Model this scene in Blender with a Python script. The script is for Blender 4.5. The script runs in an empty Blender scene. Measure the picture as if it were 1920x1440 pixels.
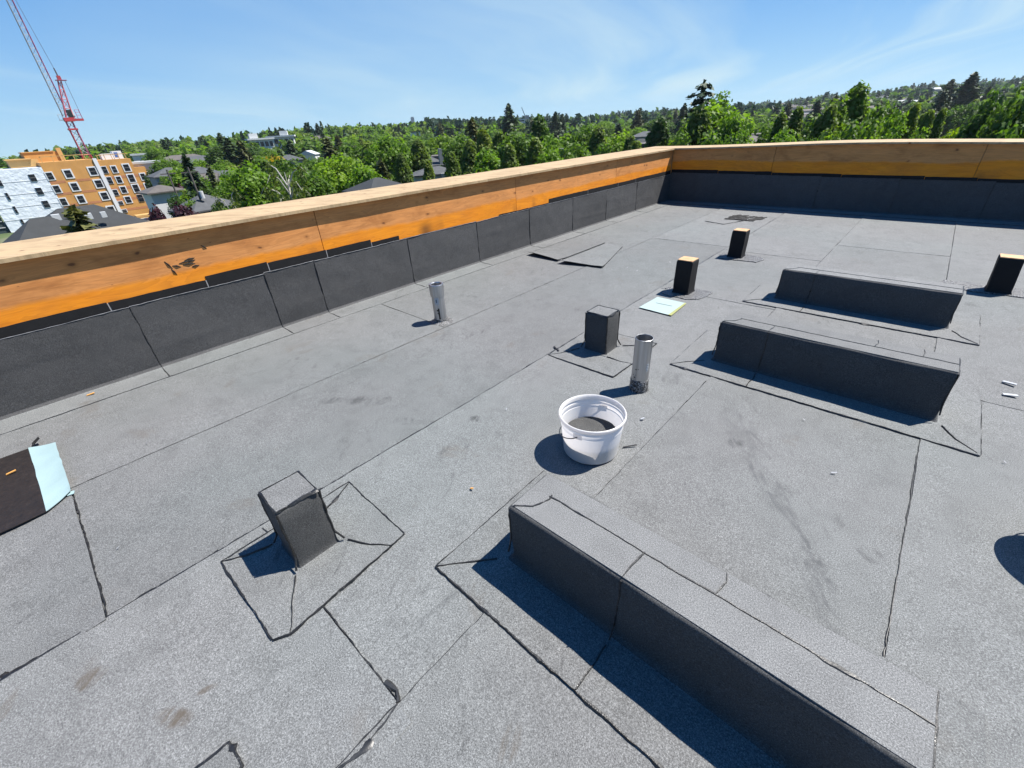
import bpy, math, random
from mathutils import Vector, Matrix, noise
random.seed(7)
SC = bpy.context.scene
COL = SC.collection

# ------------------------------------------------------------------ camera
EYE = 1.45
cd = bpy.data.cameras.new('camera'); cam = bpy.data.objects.new('camera', cd); COL.objects.link(cam)
cd.sensor_width = 36.0; cd.lens = 15.085; cd.clip_start = 0.05; cd.clip_end = 9000
CR = Vector((0.74072304, 0.66987324, -0.05098262))     # image right, in world axes
CDN = Vector((0.31273744, -0.41098715, -0.85632054))   # image down
CF = Vector((-0.59457941, 0.61835218, -0.51392209))    # view direction
cam.matrix_world = Matrix(((CR.x, -CDN.x, -CF.x, 0), (CR.y, -CDN.y, -CF.y, 0), (CR.z, -CDN.z, -CF.z, EYE), (0, 0, 0, 1)))
SC.camera = cam

# ------------------------------------------------------------------ sun, sky, exposure
SUN = Vector((0.33, 0.48, 1.0)).normalized()
SUN_EL = math.asin(SUN.z); SUN_ROT = math.atan2(SUN.x, SUN.y)
ld = bpy.data.lights.new('sun', 'SUN'); ld.energy = 5.0; ld.angle = math.radians(0.5); ld.color = (1.0, 0.955, 0.89)
lo = bpy.data.objects.new('sun', ld); COL.objects.link(lo)
lo.rotation_euler = SUN.to_track_quat('Z', 'Y').to_euler(); lo.location = (0, 0, 60)
SC.view_settings.view_transform = 'Standard'; SC.view_settings.look = 'None'
SC.view_settings.exposure = 1.25; SC.view_settings.gamma = 1.0
SC.view_settings.use_curve_mapping = False
W = bpy.data.worlds.new('World'); SC.world = W; W.use_nodes = True


ALB = 0.735      # all base colours below were balanced against the exposure with this one factor
def sc_(c, f=None): return tuple(v * (ALB if f is None else f) for v in c)

class NT:
    """small node helper"""
    def __init__(s, tree):
        s.t = tree; s.n = tree.nodes; s.l = tree.links
    def add(s, kind, **kw):
        n = s.n.new(kind)
        for k, v in kw.items():
            setattr(n, k, v)
        return n
    def put(s, sock, v):
        if isinstance(v, bpy.types.NodeSocket):
            s.l.new(v, sock)
        elif v is not None:
            if isinstance(v, (tuple, list)) and len(v) == 3 and sock.type == 'RGBA':
                v = (*v, 1)
            sock.default_value = v
    def math(s, op, a, b=None, c=None, clamp=False):
        n = s.add('ShaderNodeMath', operation=op); n.use_clamp = clamp
        for i, v in enumerate((a, b, c)):
            if v is not None: s.put(n.inputs[i], v)
        return n.outputs[0]
    def vmath(s, op, a, b=None):
        n = s.add('ShaderNodeVectorMath', operation=op)
        s.put(n.inputs[0], a)
        if b is not None: s.put(n.inputs[1], b)
        return n.outputs[0] if op not in ('DOT_PRODUCT', 'LENGTH') else n.outputs[1]
    def noise(s, vec, scale, detail=2, rough=0.5, dist=0.0, out=0):
        n = s.add('ShaderNodeTexNoise')
        if vec is not None: s.put(n.inputs['Vector'], vec)
        n.inputs['Scale'].default_value = scale; n.inputs['Detail'].default_value = detail
        n.inputs['Roughness'].default_value = rough; n.inputs['Distortion'].default_value = dist
        return n.outputs[out]
    def vor(s, vec, scale, out='Distance', rnd=1.0, feature='F1'):
        n = s.add('ShaderNodeTexVoronoi', feature=feature); s.put(n.inputs['Vector'], vec)
        n.inputs['Scale'].default_value = scale; n.inputs['Randomness'].default_value = rnd
        return n.outputs[out]
    def ramp(s, f, stops, interp='LINEAR'):
        n = s.add('ShaderNodeValToRGB'); r = n.color_ramp; r.interpolation = interp
        while len(r.elements) < len(stops): r.elements.new(0.5)
        for e, (p, c) in zip(r.elements, stops):
            e.position = p; e.color = (c, c, c, 1) if isinstance(c, (int, float)) else (*c, 1)
        s.put(n.inputs[0], f); return n.outputs[0]
    def mix(s, f, a, b, blend='MIX'):
        n = s.add('ShaderNodeMix', data_type='RGBA', blend_type=blend)
        s.put(n.inputs[0], f); s.put(n.inputs[6], a); s.put(n.inputs[7], b); return n.outputs[2]
    def rng(s, v, a, b, c=0.0, d=1.0):
        n = s.add('ShaderNodeMapRange'); s.put(n.inputs[0], v)
        for i, x in enumerate((a, b, c, d)): n.inputs[i + 1].default_value = x
        return n.outputs[0]
    def pos(s): return s.add('ShaderNodeNewGeometry').outputs['Position']
    def sep(s, v):
        n = s.add('ShaderNodeSeparateXYZ'); s.put(n.inputs[0], v); return n.outputs
    def comb(s, x, y, z):
        n = s.add('ShaderNodeCombineXYZ')
        for i, v in enumerate((x, y, z)): s.put(n.inputs[i], v)
        return n.outputs[0]
    def bump(s, h, strength, dist, normal=None):
        n = s.add('ShaderNodeBump'); n.inputs['Strength'].default_value = strength
        n.inputs['Distance'].default_value = dist; s.put(n.inputs['Height'], h)
        if normal is not None: s.put(n.inputs['Normal'], normal)
        return n.outputs[0]


def world_sky():
    k = NT(W.node_tree); k.n.clear()
    sky = k.add('ShaderNodeTexSky', sky_type='NISHITA'); sky.sun_disc = False
    sky.sun_elevation = SUN_EL; sky.sun_rotation = SUN_ROT
    sky.altitude = 50; sky.air_density = 1.0; sky.dust_density = 0.0; sky.ozone_density = 2.0
    d = k.add('ShaderNodeTexCoord').outputs['Generated']
    x, y, z = k.sep(d)
    zz = k.math('MAXIMUM', z, 0.0)
    # cirrus on a flat layer overhead: project the direction on it, so streaks run to a vanishing point
    den = k.math('ADD', zz, 0.10)
    px_, py_ = k.math('DIVIDE', x, den), k.math('DIVIDE', y, den)
    A = math.radians(118)
    ca, sa = math.cos(A), math.sin(A)
    along = k.math('ADD', k.math('MULTIPLY', px_, ca), k.math('MULTIPLY', py_, sa))
    across = k.math('SUBTRACT', k.math('MULTIPLY', py_, ca), k.math('MULTIPLY', px_, sa))
    warp = k.noise(k.comb(px_, py_, 3.0), 0.30, 2)
    across2 = k.math('ADD', across, k.math('MULTIPLY', warp, 2.2))
    streak = k.noise(k.comb(k.math('MULTIPLY', along, 0.12), k.math('MULTIPLY', across2, 0.90), 5.1), 1.0, 6, 0.58, 0.2)
    band = k.noise(k.comb(k.math('MULTIPLY', along, 0.10), k.math('MULTIPLY', across2, 0.30), 2.4), 1.0, 3, 0.5)
    veil = k.noise(k.comb(k.math('MULTIPLY', px_, 0.20), k.math('MULTIPLY', py_, 0.20), 1.2), 1.0, 3, 0.5)
    cl = k.math('MULTIPLY', k.rng(streak, 0.42, 0.66), k.rng(band, 0.40, 0.60))
    cl = k.math('ADD', k.math('MULTIPLY', cl, 0.72), k.math('MULTIPLY', k.rng(veil, 0.45, 0.75), 0.22), clamp=True)
    # a broad thin bank of high cloud low over the wooded ridge
    bank = k.vmath('DOT_PRODUCT', d, (math.sin(math.radians(-50)) * 0.99, math.cos(math.radians(-50)) * 0.99, 0.14))
    bank = k.math('MULTIPLY', k.math('MULTIPLY', k.rng(bank, 0.84, 1.0), k.rng(z, 0.46, 0.12)), k.rng(k.noise(k.comb(k.math('MULTIPLY', along, 0.30), k.math('MULTIPLY', across2, 0.55), 9.0), 1.0, 4, 0.55), 0.25, 0.70, 0.25, 0.85))
    cl = k.math('ADD', cl, k.math('MULTIPLY', bank, 0.62), clamp=True)
    cl = k.math('MULTIPLY', cl, k.rng(z, 0.0, 0.05))
    haze = k.math('POWER', k.math('SUBTRACT', 1.0, zz), 9.0)
    cl = k.math('MAXIMUM', cl, k.math('MULTIPLY', haze, 0.30))
    tint = k.mix(k.rng(z, 0.0, 0.30), (0.46, 0.77, 1.36), (0.165, 0.675, 1.13))
    grad = k.mix(k.math('POWER', k.rng(z, 0.0, 0.36), 0.70), (3.7, 6.2, 7.6), (0.24, 2.15, 6.5))
    base = k.mix(0.78, k.mix(1.0, sky.outputs[0], tint, 'MULTIPLY'), grad)
    col = k.mix(cl, base, (5.3, 6.9, 7.6))
    bg = k.add('ShaderNodeBackground'); k.put(bg.inputs[0], col); bg.inputs[1].default_value = 0.05
    out = k.add('ShaderNodeOutputWorld'); k.l.new(bg.outputs[0], out.inputs[0])
world_sky()


# ------------------------------------------------------------------ mesh helpers
def root_loc(o):
    while o.parent: o = o.parent
    return Vector(o.location)

class MB:
    """collects faces given in world coordinates; build() links them as ONE mesh object"""
    def __init__(s): s.v = []; s.f = []; s.m = []
    def add(s, vs, fs, mi=0):
        o = len(s.v); s.v += [tuple(p) for p in vs]
        s.f += [tuple(i + o for i in f) for f in fs]; s.m += [mi] * len(fs)
    def box(s, a, b, mi=0):
        x0, y0, z0 = a; x1, y1, z1 = b
        s.add([(x0, y0, z0), (x1, y0, z0), (x1, y1, z0), (x0, y1, z0), (x0, y0, z1), (x1, y0, z1), (x1, y1, z1), (x0, y1, z1)],
              [(0, 3, 2, 1), (4, 5, 6, 7), (0, 1, 5, 4), (1, 2, 6, 5), (2, 3, 7, 6), (3, 0, 4, 7)], mi)
    def obox(s, c, ux, uy, hx, hy, z0, z1, mi=0):
        """box on an oriented footprint: centre c (x, y), unit axes ux / uy, half sizes"""
        p = [(c[0] + ux[0] * a * hx + uy[0] * b * hy, c[1] + ux[1] * a * hx + uy[1] * b * hy) for a, b in ((-1, -1), (1, -1), (1, 1), (-1, 1))]
        s.add([(*q, z0) for q in p] + [(*q, z1) for q in p],
              [(0, 3, 2, 1), (4, 5, 6, 7), (0, 1, 5, 4), (1, 2, 6, 5), (2, 3, 7, 6), (3, 0, 4, 7)], mi)
    def tube(s, pts, rad, n=6, cap=True, mi=0):
        pts = [Vector(p) for p in pts]; R = rad if isinstance(rad, (list, tuple)) else [rad] * len(pts)
        rings = []; o = len(s.v)
        up = Vector((0.13, 0.21, 1)).normalized()
        for i, p in enumerate(pts):
            t = (pts[min(i + 1, len(pts) - 1)] - pts[max(i - 1, 0)])
            if t.length < 1e-9: t = Vector((0, 0, 1))
            t.normalize()
            u = t.cross(up)
            if u.length < 0.05: u = t.cross(Vector((1, 0, 0)))
            u.normalize(); w = t.cross(u)
            for j in range(n):
                a = 2 * math.pi * j / n
                s.v.append(tuple(p + (u * math.cos(a) + w * math.sin(a)) * R[i]))
        for i in range(len(pts) - 1):
            for j in range(n):
                a, b = o + i * n + j, o + i * n + (j + 1) % n
                s.f.append((a, b, b + n, a + n)); s.m.append(mi)
        if cap:
            s.f.append(tuple(o + j for j in range(n - 1, -1, -1))); s.m.append(mi)
            s.f.append(tuple(o + (len(pts) - 1) * n + j for j in range(n))); s.m.append(mi)
    def lathe(s, prof, c, n=40, mi=0):
        o = len(s.v)
        for r, z in prof:
            for j in range(n):
                a = 2 * math.pi * j / n
                s.v.append((c[0] + r * math.cos(a), c[1] + r * math.sin(a), c[2] + z))
        for i in range(len(prof) - 1):
            for j in range(n):
                a, b = o + i * n + j, o + i * n + (j + 1) % n
                s.f.append((a, b, b + n, a + n)); s.m.append(mi)
    def prism(s, poly, z0, z1, mi=0):
        n = len(poly); z1f = z1 if callable(z1) else (lambda x, y: z1)
        s.add([(x, y, z0) for x, y in poly] + [(x, y, z1f(x, y)) for x, y in poly],
              [tuple(range(n - 1, -1, -1)), tuple(range(n, 2 * n))] + [(i, (i + 1) % n, n + (i + 1) % n, n + i) for i in range(n)], mi)
    def build(s, name, mat, parent=None, origin=None, smooth=False):
        me = bpy.data.meshes.new(name); o = bpy.data.objects.new(name, me); COL.objects.link(o)
        if parent is not None:
            org = root_loc(parent); o.parent = parent
        else:
            if origin is None:
                xs = [p[0] for p in s.v]; ys = [p[1] for p in s.v]; zs = [p[2] for p in s.v]
                origin = ((min(xs) + max(xs)) / 2, (min(ys) + max(ys)) / 2, min(zs))
            org = Vector(origin); o.location = org
        me.from_pydata([(p[0] - org.x, p[1] - org.y, p[2] - org.z) for p in s.v], [], s.f)
        for m in (mat if isinstance(mat, (list, tuple)) else [mat]): me.materials.append(m)
        if any(s.m):
            me.polygons.foreach_set('material_index', s.m)
        if smooth:
            me.polygons.foreach_set('use_smooth', [True] * len(me.polygons))
            me.set_sharp_from_angle(angle=math.radians(38))
        me.update()
        return o

def tag(o, label=None, cat=None, group=None, kind=None):
    if label: o['label'] = label
    if cat: o['category'] = cat
    if group: o['group'] = group
    if kind: o['kind'] = kind
    return o
def thing(name, label, cat, loc=(0, 0, 0), group=None):
    o = bpy.data.objects.new(name, None); COL.objects.link(o); o.location = loc
    o.empty_display_size = 0.2
    return tag(o, label, cat, group)
def copy_tree(o, parent=None):
    c = o.copy(); COL.objects.link(c); c.parent = parent
    for ch in o.children: copy_tree(ch, c)
    return c
def resample(pts, step):
    pts = [Vector(p) for p in pts]; out = [pts[0]]
    for a, b in zip(pts, pts[1:]):
        n = max(1, int((b - a).length / step))
        out += [a.lerp(b, (i + 1) / n) for i in range(n)]
    return out
def nz(x, y=0.0, z=0.0): return noise.noise(Vector((x, y, z)))

def bead(pts, w=0.004, h=0.003, step=0.012, wob=0.0045, mb=None, seed=None, gaps=0.0, lay=False):
    """squeezed-out bitumen along a roof seam: a low irregular ribbon lying on the sheet"""
    mb = mb or MB(); sd = seed if seed is not None else random.random() * 100
    P = resample(pts, step); run = []
    def flush(run):
        if len(run) < 2: return
        o = len(mb.v); n = len(run)
        for i, (p, ww) in enumerate(run):
            t = run[min(i + 1, n - 1)][0] - run[max(i - 1, 0)][0]; t.z = 0
            if t.length < 1e-9: t = Vector((1, 0, 0))
            t.normalize(); q = Vector((-t.y, t.x, 0))
            hh = h * (0.6 + 0.5 * abs(nz(i * 0.7, sd)))
            for a, b in ((-1, 0), (-0.45, 1), (0.45, 1), (1, 0)):
                mb.v.append(tuple(p + q * (a * ww) + Vector((0, 0, b * hh - (0.003 if b == 0 else 0)))))
        for i in range(n - 1):
            for j in range(3):
                a = o + i * 4 + j; mb.f.append((a, a + 4, a + 5, a + 1)); mb.m.append(0)
    for i, p in enumerate(P):
        s_ = i * step
        k = nz(s_ * 9, sd, 2.1); ww = 0.86 * w * max(0.22, 0.85 + 1.1 * k + 0.9 * nz(s_ * 38, sd) + (1.6 if nz(s_ * 6.3, sd, 77.0) > 0.55 else 0))
        p = p + Vector((nz(s_ * 14, sd, 5.0) + .5 * nz(s_ * 47, sd, 15.0), nz(s_ * 14, sd, 9.0) + .5 * nz(s_ * 47, sd, 19.0), 0)) * wob
        if lay: p.z += roof_z(p.x, p.y)
        if gaps and nz(s_ * 3.1, sd, 31.0) > 0.42 - gaps:
            flush(run); run = []
        else: run.append((p, ww))
    flush(run)
    return mb
def vbead(pts, r=0.004, step=0.02, mb=None, wob=0.003):
    """the same bitumen on an upright face: a thin lumpy cord half sunk in the surface"""
    mb = mb or MB(); sd = random.random() * 100
    P = resample(pts, step)
    P = [p + Vector((nz(i * .5, sd), nz(i * .5, sd, 4), nz(i * .5, sd, 8))) * wob for i, p in enumerate(P)]
    mb.tube(P, [r * (0.7 + 0.7 * abs(nz(i * 0.6, sd, 3))) for i in range(len(P))], 5)
    return mb


# ------------------------------------------------------------------ materials
def new_mat(name):
    m = bpy.data.materials.new(name); m.use_nodes = True
    k = NT(m.node_tree); b = k.n['Principled BSDF']
    return m, k, b
def plain(name, col, rough=0.7, metal=0.0, var=0.0, vscale=3.0, bump=0.0, bscale=40.0, bdist=0.01, spec=None):
    m, k, b = new_mat(name); col = sc_(col)
    c = col
    if var:
        f = k.noise(k.pos(), vscale, 4, 0.6)
        c = k.mix(1.0, col, k.ramp(f, [(0.25, 1 - var), (0.75, 1 + var)]), 'MULTIPLY')
    k.put(b.inputs['Base Color'], c); b.inputs['Roughness'].default_value = rough; b.inputs['Metallic'].default_value = metal
    if spec is not None: b.inputs['Specular IOR Level'].default_value = spec
    if bump: k.put(b.inputs['Normal'], k.bump(k.noise(k.pos(), bscale, 4), bump, bdist))
    return m

BRN, DRK, GRY = (0.062, 0.050, 0.038), (0.020, 0.020, 0.021), (0.050, 0.051, 0.053)
# scuffs and foot marks that stand where the roofers left them: x, y, half sizes, turn, strength, colour
STAINS = [(-.36, 2.12, .10, .26, 40, .55, GRY), (-.13, 1.78, .07, .26, 42, .85, GRY), (.08, 1.46, .06, .26, 30, .85, GRY), (.17, 1.28, .05, .12, 20, .5, GRY), (-1.53, -.44, .040, .045, 0, .8, BRN), (-1.19, -.29, .030, .070, -55, .9, BRN), (-1.2, -.2, .014, .035, -20, .7, BRN),
          (-1.62, -.64, .02, .07, 60, .7, BRN), (-.395, .32, .03, .06, 20, .8, BRN), (-2.25, 1.06, .18, .07, 40, .6, DRK), (-1.89, 1.05, .10, .04, 30, .6, DRK), (-2.5, .87, .16, .05, 35, .5, DRK), (-1.58, 1.32, .05, .04, 30, .7, DRK),
          (-.37, 2.0, .05, .04, 60, .6, DRK), (.24, 1.64, .05, .05, 40, .6, DRK), (-1.9, 3.2, .25, .08, 35, .4, DRK), (-3.2, 2.75, .14, .05, 20, .45, DRK), (.1, 3.4, .3, .06, 10, .35, GRY), (-.9, 2.45, .16, .10, 0, .5, GRY), (-.85, .43, .02, .16, -4, .55, GRY)]
def membrane_mat(name, base=0.12, tint=(0.985, 1.0, 0.995), grain=(250, 620), stains=1.0, wave=0.004):
    m, k, b = new_mat(name)
    p = k.pos()
    g1 = k.noise(p, grain[0], 2, 0.6); g2 = k.noise(p, grain[1], 2, 0.7)
    g = k.math('ADD', k.math('MULTIPLY', g1, 0.5), k.math('MULTIPLY', g2, 0.5))
    gr = k.ramp(g, [(0.33, 0.22), (0.42, 0.62), (0.50, 1.0), (0.58, 1.48), (0.67, 2.6)])
    big = k.ramp(k.noise(p, 0.9, 4, 0.55), [(0.25, 0.90), (0.75, 1.09)])
    med_raw = k.noise(p, 7.0, 5, 0.65, 0.6)
    med = k.ramp(med_raw, [(0.30, 0.86), (0.5, 1.0), (0.7, 1.06)])
    x, y, z = k.sep(p)
    sv = k.comb(k.math('ADD', x, k.math('MULTIPLY', y, 0.6)), k.math('MULTIPLY', k.math('SUBTRACT', y, k.math('MULTIPLY', x, 0.6)), 0.35), z)
    scuff = k.noise(sv, 11.0, 6, 0.72, 1.2); patch = k.noise(p, 1.7, 3, 0.5)
    sc = k.math('MULTIPLY', k.rng(scuff, 0.57, 0.70), k.rng(patch, 0.46, 0.62))
    c = k.mix(1.0, gr, big, 'MULTIPLY'); c = k.mix(1.0, c, med, 'MULTIPLY')
    oi = k.add('ShaderNodeObjectInfo').outputs['Random']
    c = k.mix(1.0, c, k.ramp(oi, [(0.0, 0.90), (1.0, 1.09)]), 'MULTIPLY')
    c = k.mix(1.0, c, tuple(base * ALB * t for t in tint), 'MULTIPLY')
    if stains:
        c = k.mix(k.math('MULTIPLY', sc, 0.62 * stains), c, (0.022, 0.022, 0.023))
        br = k.math('MULTIPLY', k.rng(k.noise(p, 3.1, 5, 0.6, 0.4), 0.62, 0.74), 0.45 * stains)
        c = k.mix(br, c, (0.074, 0.061, 0.049))
        for sx, sy, rx, ry, ang, st, colr in STAINS:
            an = math.radians(ang); q = k.vmath('SUBTRACT', p, (sx, sy, 0))
            u_ = k.math('DIVIDE', k.vmath('DOT_PRODUCT', q, (math.cos(an), math.sin(an), 0)), rx)
            v_ = k.math('DIVIDE', k.vmath('DOT_PRODUCT', q, (-math.sin(an), math.cos(an), 0)), ry)
            dd = k.math('ADD', k.math('MULTIPLY', u_, u_), k.math('MULTIPLY', v_, v_))
            dd = k.math('ADD', dd, k.math('MULTIPLY', k.math('SUBTRACT', med_raw, 0.5), 1.8))
            c = k.mix(k.math('MULTIPLY', k.math('MULTIPLY', k.rng(dd, 1.0, 0.35), st), k.rng(scuff, 0.44, 0.62)), c, colr)
        tn = k.noise(p, 0.55, 2)
        c = k.mix(k.rng(tn, 0.42, 0.66, 0.0, 0.5), c, k.mix(1.0, c, (0.93, 1.03, 1.02), 'MULTIPLY'))
    k.put(b.inputs['Base Color'], c); b.inputs['Roughness'].default_value = 0.78
    b.inputs['Specular IOR Level'].default_value = 0.35
    n1 = k.bump(k.noise(p, 3.5, 4, 0.55), 0.6, wave * 2)
    k.put(b.inputs['Normal'], k.bump(g, 0.55, 0.0035, n1))
    return m
M = {}
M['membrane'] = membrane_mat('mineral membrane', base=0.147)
M['upstand'] = membrane_mat('mineral membrane shaded upstand', base=0.064, tint=(1.0, 1.0, 1.02), wave=0.007, stains=0)  # same membrane, darkened so the upright faces carry shade in their colour
M['wrap'] = membrane_mat('mineral membrane shaded wrap', base=0.060, wave=0.007, stains=0)  # shade of the curb and block sides put into the base colour
M['capsheet'] = membrane_mat('mineral membrane lit top strip', base=0.152, tint=(0.985, 1.0, 0.995), grain=(300, 760), wave=0.005, stains=0)  # paler copy for the sunlit tops, set against the darkened sides

def bitumen():
    m, k, b = new_mat('bitumen')
    p = k.pos(); n = k.noise(p, 110, 4, 0.65)
    k.put(b.inputs['Base Color'], k.ramp(n, [(0.3, 0.005), (0.58, 0.011), (0.66, 0.04), (0.74, 0.22)]))
    k.put(b.inputs['Roughness'], k.rng(k.noise(p, 25, 3), 0.3, 0.7, 0.22, 0.6))
    k.put(b.inputs['Normal'], k.bump(n, 0.5, 0.004)); return m
M['bitumen'] = bitumen()
M['primer'] = plain('black primed base sheet', (0.010, 0.010, 0.011), 0.72, var=0.3, vscale=9, bump=0.3, bscale=50, bdist=0.003, spec=0.25)
def streak():
    m, k, b = new_mat('dried bitumen'); p = k.pos()
    k.put(b.inputs['Base Color'], k.ramp(k.noise(p, 40, 4, 0.6), [(0.3, 0.010), (0.6, 0.024), (0.75, 0.07)]))
    b.inputs['Roughness'].default_value = 0.42
    k.put(b.inputs['Normal'], k.bump(k.noise(p, 90, 3), 0.4, 0.002)); return m
M['streak'] = streak()
M['head'] = plain('pale torched edge', (0.20, 0.20, 0.21), 0.35, var=0.5, vscale=14)
def splat():
    """glossy bitumen strewn with loose granules, round the posts and pipes"""
    m, k, b = new_mat('bitumen with loose granules'); p = k.pos()
    g = k.noise(p, 130, 3, 0.7)
    k.put(b.inputs['Base Color'], k.ramp(g, [(0.40, 0.012), (0.52, 0.06), (0.60, 0.20), (0.70, 0.55)]))
    k.put(b.inputs['Roughness'], k.rng(g, 0.4, 0.6, 0.2, 0.7))
    k.put(b.inputs['Normal'], k.bump(g, 0.9, 0.006)); return m
M['splat'] = splat()

def wood(name, ca, cb, prim=0.0, top=False, rough=0.65):
    m, k, b = new_mat(name); p = k.pos(); x, y, z = k.sep(p); ca = sc_(ca); cb = sc_(cb)
    al = k.math('ADD', x, y); ac = k.math('SUBTRACT', x, y)
    oi = k.add('ShaderNodeObjectInfo').outputs['Random']
    zz = ac if top else z
    off = k.math('MULTIPLY', oi, 13.0)
    wv = k.comb(k.math('MULTIPLY', al, 1.1), k.math('MULTIPLY', zz, 9.0), off)
    w1 = k.noise(wv, 1.0, 4, 0.6, 0.9)
    gr = k.math('FRACT', k.math('MULTIPLY', w1, 7.0))
    gr = k.ramp(gr, [(0.0, 0.88), (0.5, 1.0), (0.92, 1.05), (1.0, 0.86)])
    fine = k.noise(k.comb(k.math('MULTIPLY', al, 5.0), k.math('MULTIPLY', zz, 120.0), off), 1.0, 3, 0.6)
    c = k.mix(w1, ca, cb); c = k.mix(1.0, c, gr, 'MULTIPLY')
    c = k.mix(1.0, c, k.ramp(fine, [(0.3, 0.88), (0.7, 1.07)]), 'MULTIPLY')
    blot = k.noise(k.comb(al, k.math('MULTIPLY', zz, 2.2), off), 2.6, 4, 0.6, 0.5)
    c = k.mix(1.0, c, k.ramp(blot, [(0.28, (0.70, 0.64, 0.58)), (0.5, (1.0, 1.0, 1.0)), (0.72, (1.14, 1.10, 1.05))]), 'MULTIPLY')
    kv = k.comb(k.math('MULTIPLY', al, 2.2), k.math('MULTIPLY', zz, 3.6 if not top else 2.2), off)
    kv = k.vmath('ADD', kv, k.vmath('MULTIPLY', k.noise(k.comb(al, zz, off), 9.0, 2, out=1), (0.10, 0.22, 0)))
    kd = k.vor(kv, 2.3)
    knot = k.rng(kd, 0.10, 0.05)
    ring = k.math('MULTIPLY', k.rng(kd, 0.20, 0.09), 0.55)
    c = k.mix(ring, c, tuple(v * 0.62 for v in ca)); c = k.mix(k.math('MULTIPLY', knot, 0.85), c, (0.10, 0.035, 0.012))
    if not top:
        vd = k.vor(k.comb(k.math('MULTIPLY', al, 1.0), k.math('MULTIPLY', zz, 2.6), off), 7.0)
        c = k.mix(k.rng(vd, 0.07, 0.03, 0, 0.8), c, (0.11, 0.045, 0.02))
    if prim:
        lvl = k.math('ADD', prim - 0.055, k.math('MULTIPLY', k.noise(k.comb(k.math('MULTIPLY', al, 0.75), off, 2.0), 1.0, 2, 0.4), 0.13))
        lvl = k.math('ADD', lvl, k.math('MULTIPLY', k.noise(k.comb(k.math('MULTIPLY', al, 9.0), k.math('MULTIPLY', z, 6.0), 2.0), 1.0, 3), 0.035))
        d = k.math('SUBTRACT', lvl, z)
        mk = k.math('MULTIPLY', k.rng(d, -0.006, 0.026), k.rng(blot, 0.20, 0.55, 0.72, 1.0))
        pa = k.noise(k.comb(k.math('MULTIPLY', al, 3.0), k.math('MULTIPLY', z, 12.0), off), 1.0, 4, 0.6)
        pc = k.mix(pa, (0.47, 0.125, 0.001), (0.74, 0.265, 0.004))
        pc = k.mix(1.0, pc, gr, 'MULTIPLY')
        c = k.mix(k.math('MULTIPLY', mk, 0.93), c, pc)
        # torch soot just above the black strip
        so = k.math('MULTIPLY', k.rng(k.noise(k.comb(k.math('MULTIPLY', al, 2.0), 4.0, off), 1.0, 2), 0.60, 0.72), k.rng(z, 0.64, 0.55))
        c = k.mix(k.math('MULTIPLY', so, 0.75), c, (0.06, 0.025, 0.01))
    k.put(b.inputs['Base Color'], c); b.inputs['Roughness'].default_value = rough
    b.inputs['Specular IOR Level'].default_value = 0.3
    k.put(b.inputs['Normal'], k.bump(fine, 0.25, 0.002)); return m
M['ply_left'] = wood('plywood left', (0.58, 0.225, 0.060), (0.74, 0.335, 0.110), prim=0.63)
M['ply_far'] = wood('plywood far', (0.58, 0.245, 0.066), (0.72, 0.335, 0.110), prim=0.70)
M['cap'] = wood('cap boards', (0.40, 0.280, 0.150), (0.52, 0.385, 0.225), top=True)
M['underlay'] = plain('grey underlay', (0.34, 0.33, 0.33), 0.7)
M['lumber'] = plain('framing lumber', (0.45, 0.30, 0.16), 0.75, var=0.15, vscale=9)
def endgrain():
    m, k, b = new_mat('sawn post top'); p = k.add('ShaderNodeTexCoord').outputs['Object']
    x, y, z = k.sep(p)
    r = k.vmath('LENGTH', k.comb(k.math('ADD', x, 0.03), k.math('ADD', y, 0.02), 0.0))
    r = k.math('ADD', r, k.math('MULTIPLY', k.noise(p, 12, 3), 0.02))
    rings = k.math('SINE', k.math('MULTIPLY', r, 700.0))
    c = k.mix(k.rng(rings, -1, 1), (0.33, 0.195, 0.090), (0.46, 0.300, 0.160))
    c = k.mix(k.rng(k.noise(k.pos(), 22, 4), 0.50, 0.72, 0, 0.6), c, (0.40, 0.10, 0.025))
    k.put(b.inputs['Base Color'], c); b.inputs['Roughness'].default_value = 0.7; return m
M['endgrain'] = endgrain()
def aluminium():
    m, k, b = new_mat('aluminium pipe'); p = k.pos()
    x, y, z = k.sep(p)
    br = k.noise(k.comb(k.math('MULTIPLY', x, 60), k.math('MULTIPLY', y, 60), k.math('MULTIPLY', z, 3)), 1.0, 4)
    k.put(b.inputs['Base Color'], k.ramp(br, [(0.3, (0.34, 0.345, 0.355)), (0.7, (0.50, 0.505, 0.515))]))
    b.inputs['Metallic'].default_value = 1.0
    k.put(b.inputs['Roughness'], k.rng(br, 0.3, 0.7, 0.34, 0.50)); return m
M['alu'] = aluminium()
def bucket_plastic():
    m, k, b = new_mat('white bucket plastic')
    b.inputs['Base Color'].default_value = (0.71, 0.70, 0.675, 1); b.inputs['Roughness'].default_value = 0.38
    tr = k.add('ShaderNodeBsdfTranslucent'); tr.inputs[0].default_value = (0.84, 0.80, 0.78, 1)
    mx = k.add('ShaderNodeMixShader'); mx.inputs[0].default_value = 0.42
    k.l.new(b.outputs[0], mx.inputs[1]); k.l.new(tr.outputs[0], mx.inputs[2])
    k.l.new(mx.outputs[0], k.n['Material Output'].inputs[0]); return m
M['plastic'] = bucket_plastic()
M['film'] = plain('pale blue release film', (0.31, 0.43, 0.445), 0.45, var=0.05, vscale=8, bump=0.25, bscale=18, bdist=0.006)
M['paper'] = plain('pale sheet', (0.33, 0.42, 0.405), 0.6, var=0.03, vscale=10)
M['yellow'] = plain('yellow edge', (0.30, 0.31, 0.11), 0.6)
M['faint_ink'] = plain('faint grey print', (0.18, 0.235, 0.235), 0.6)
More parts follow.
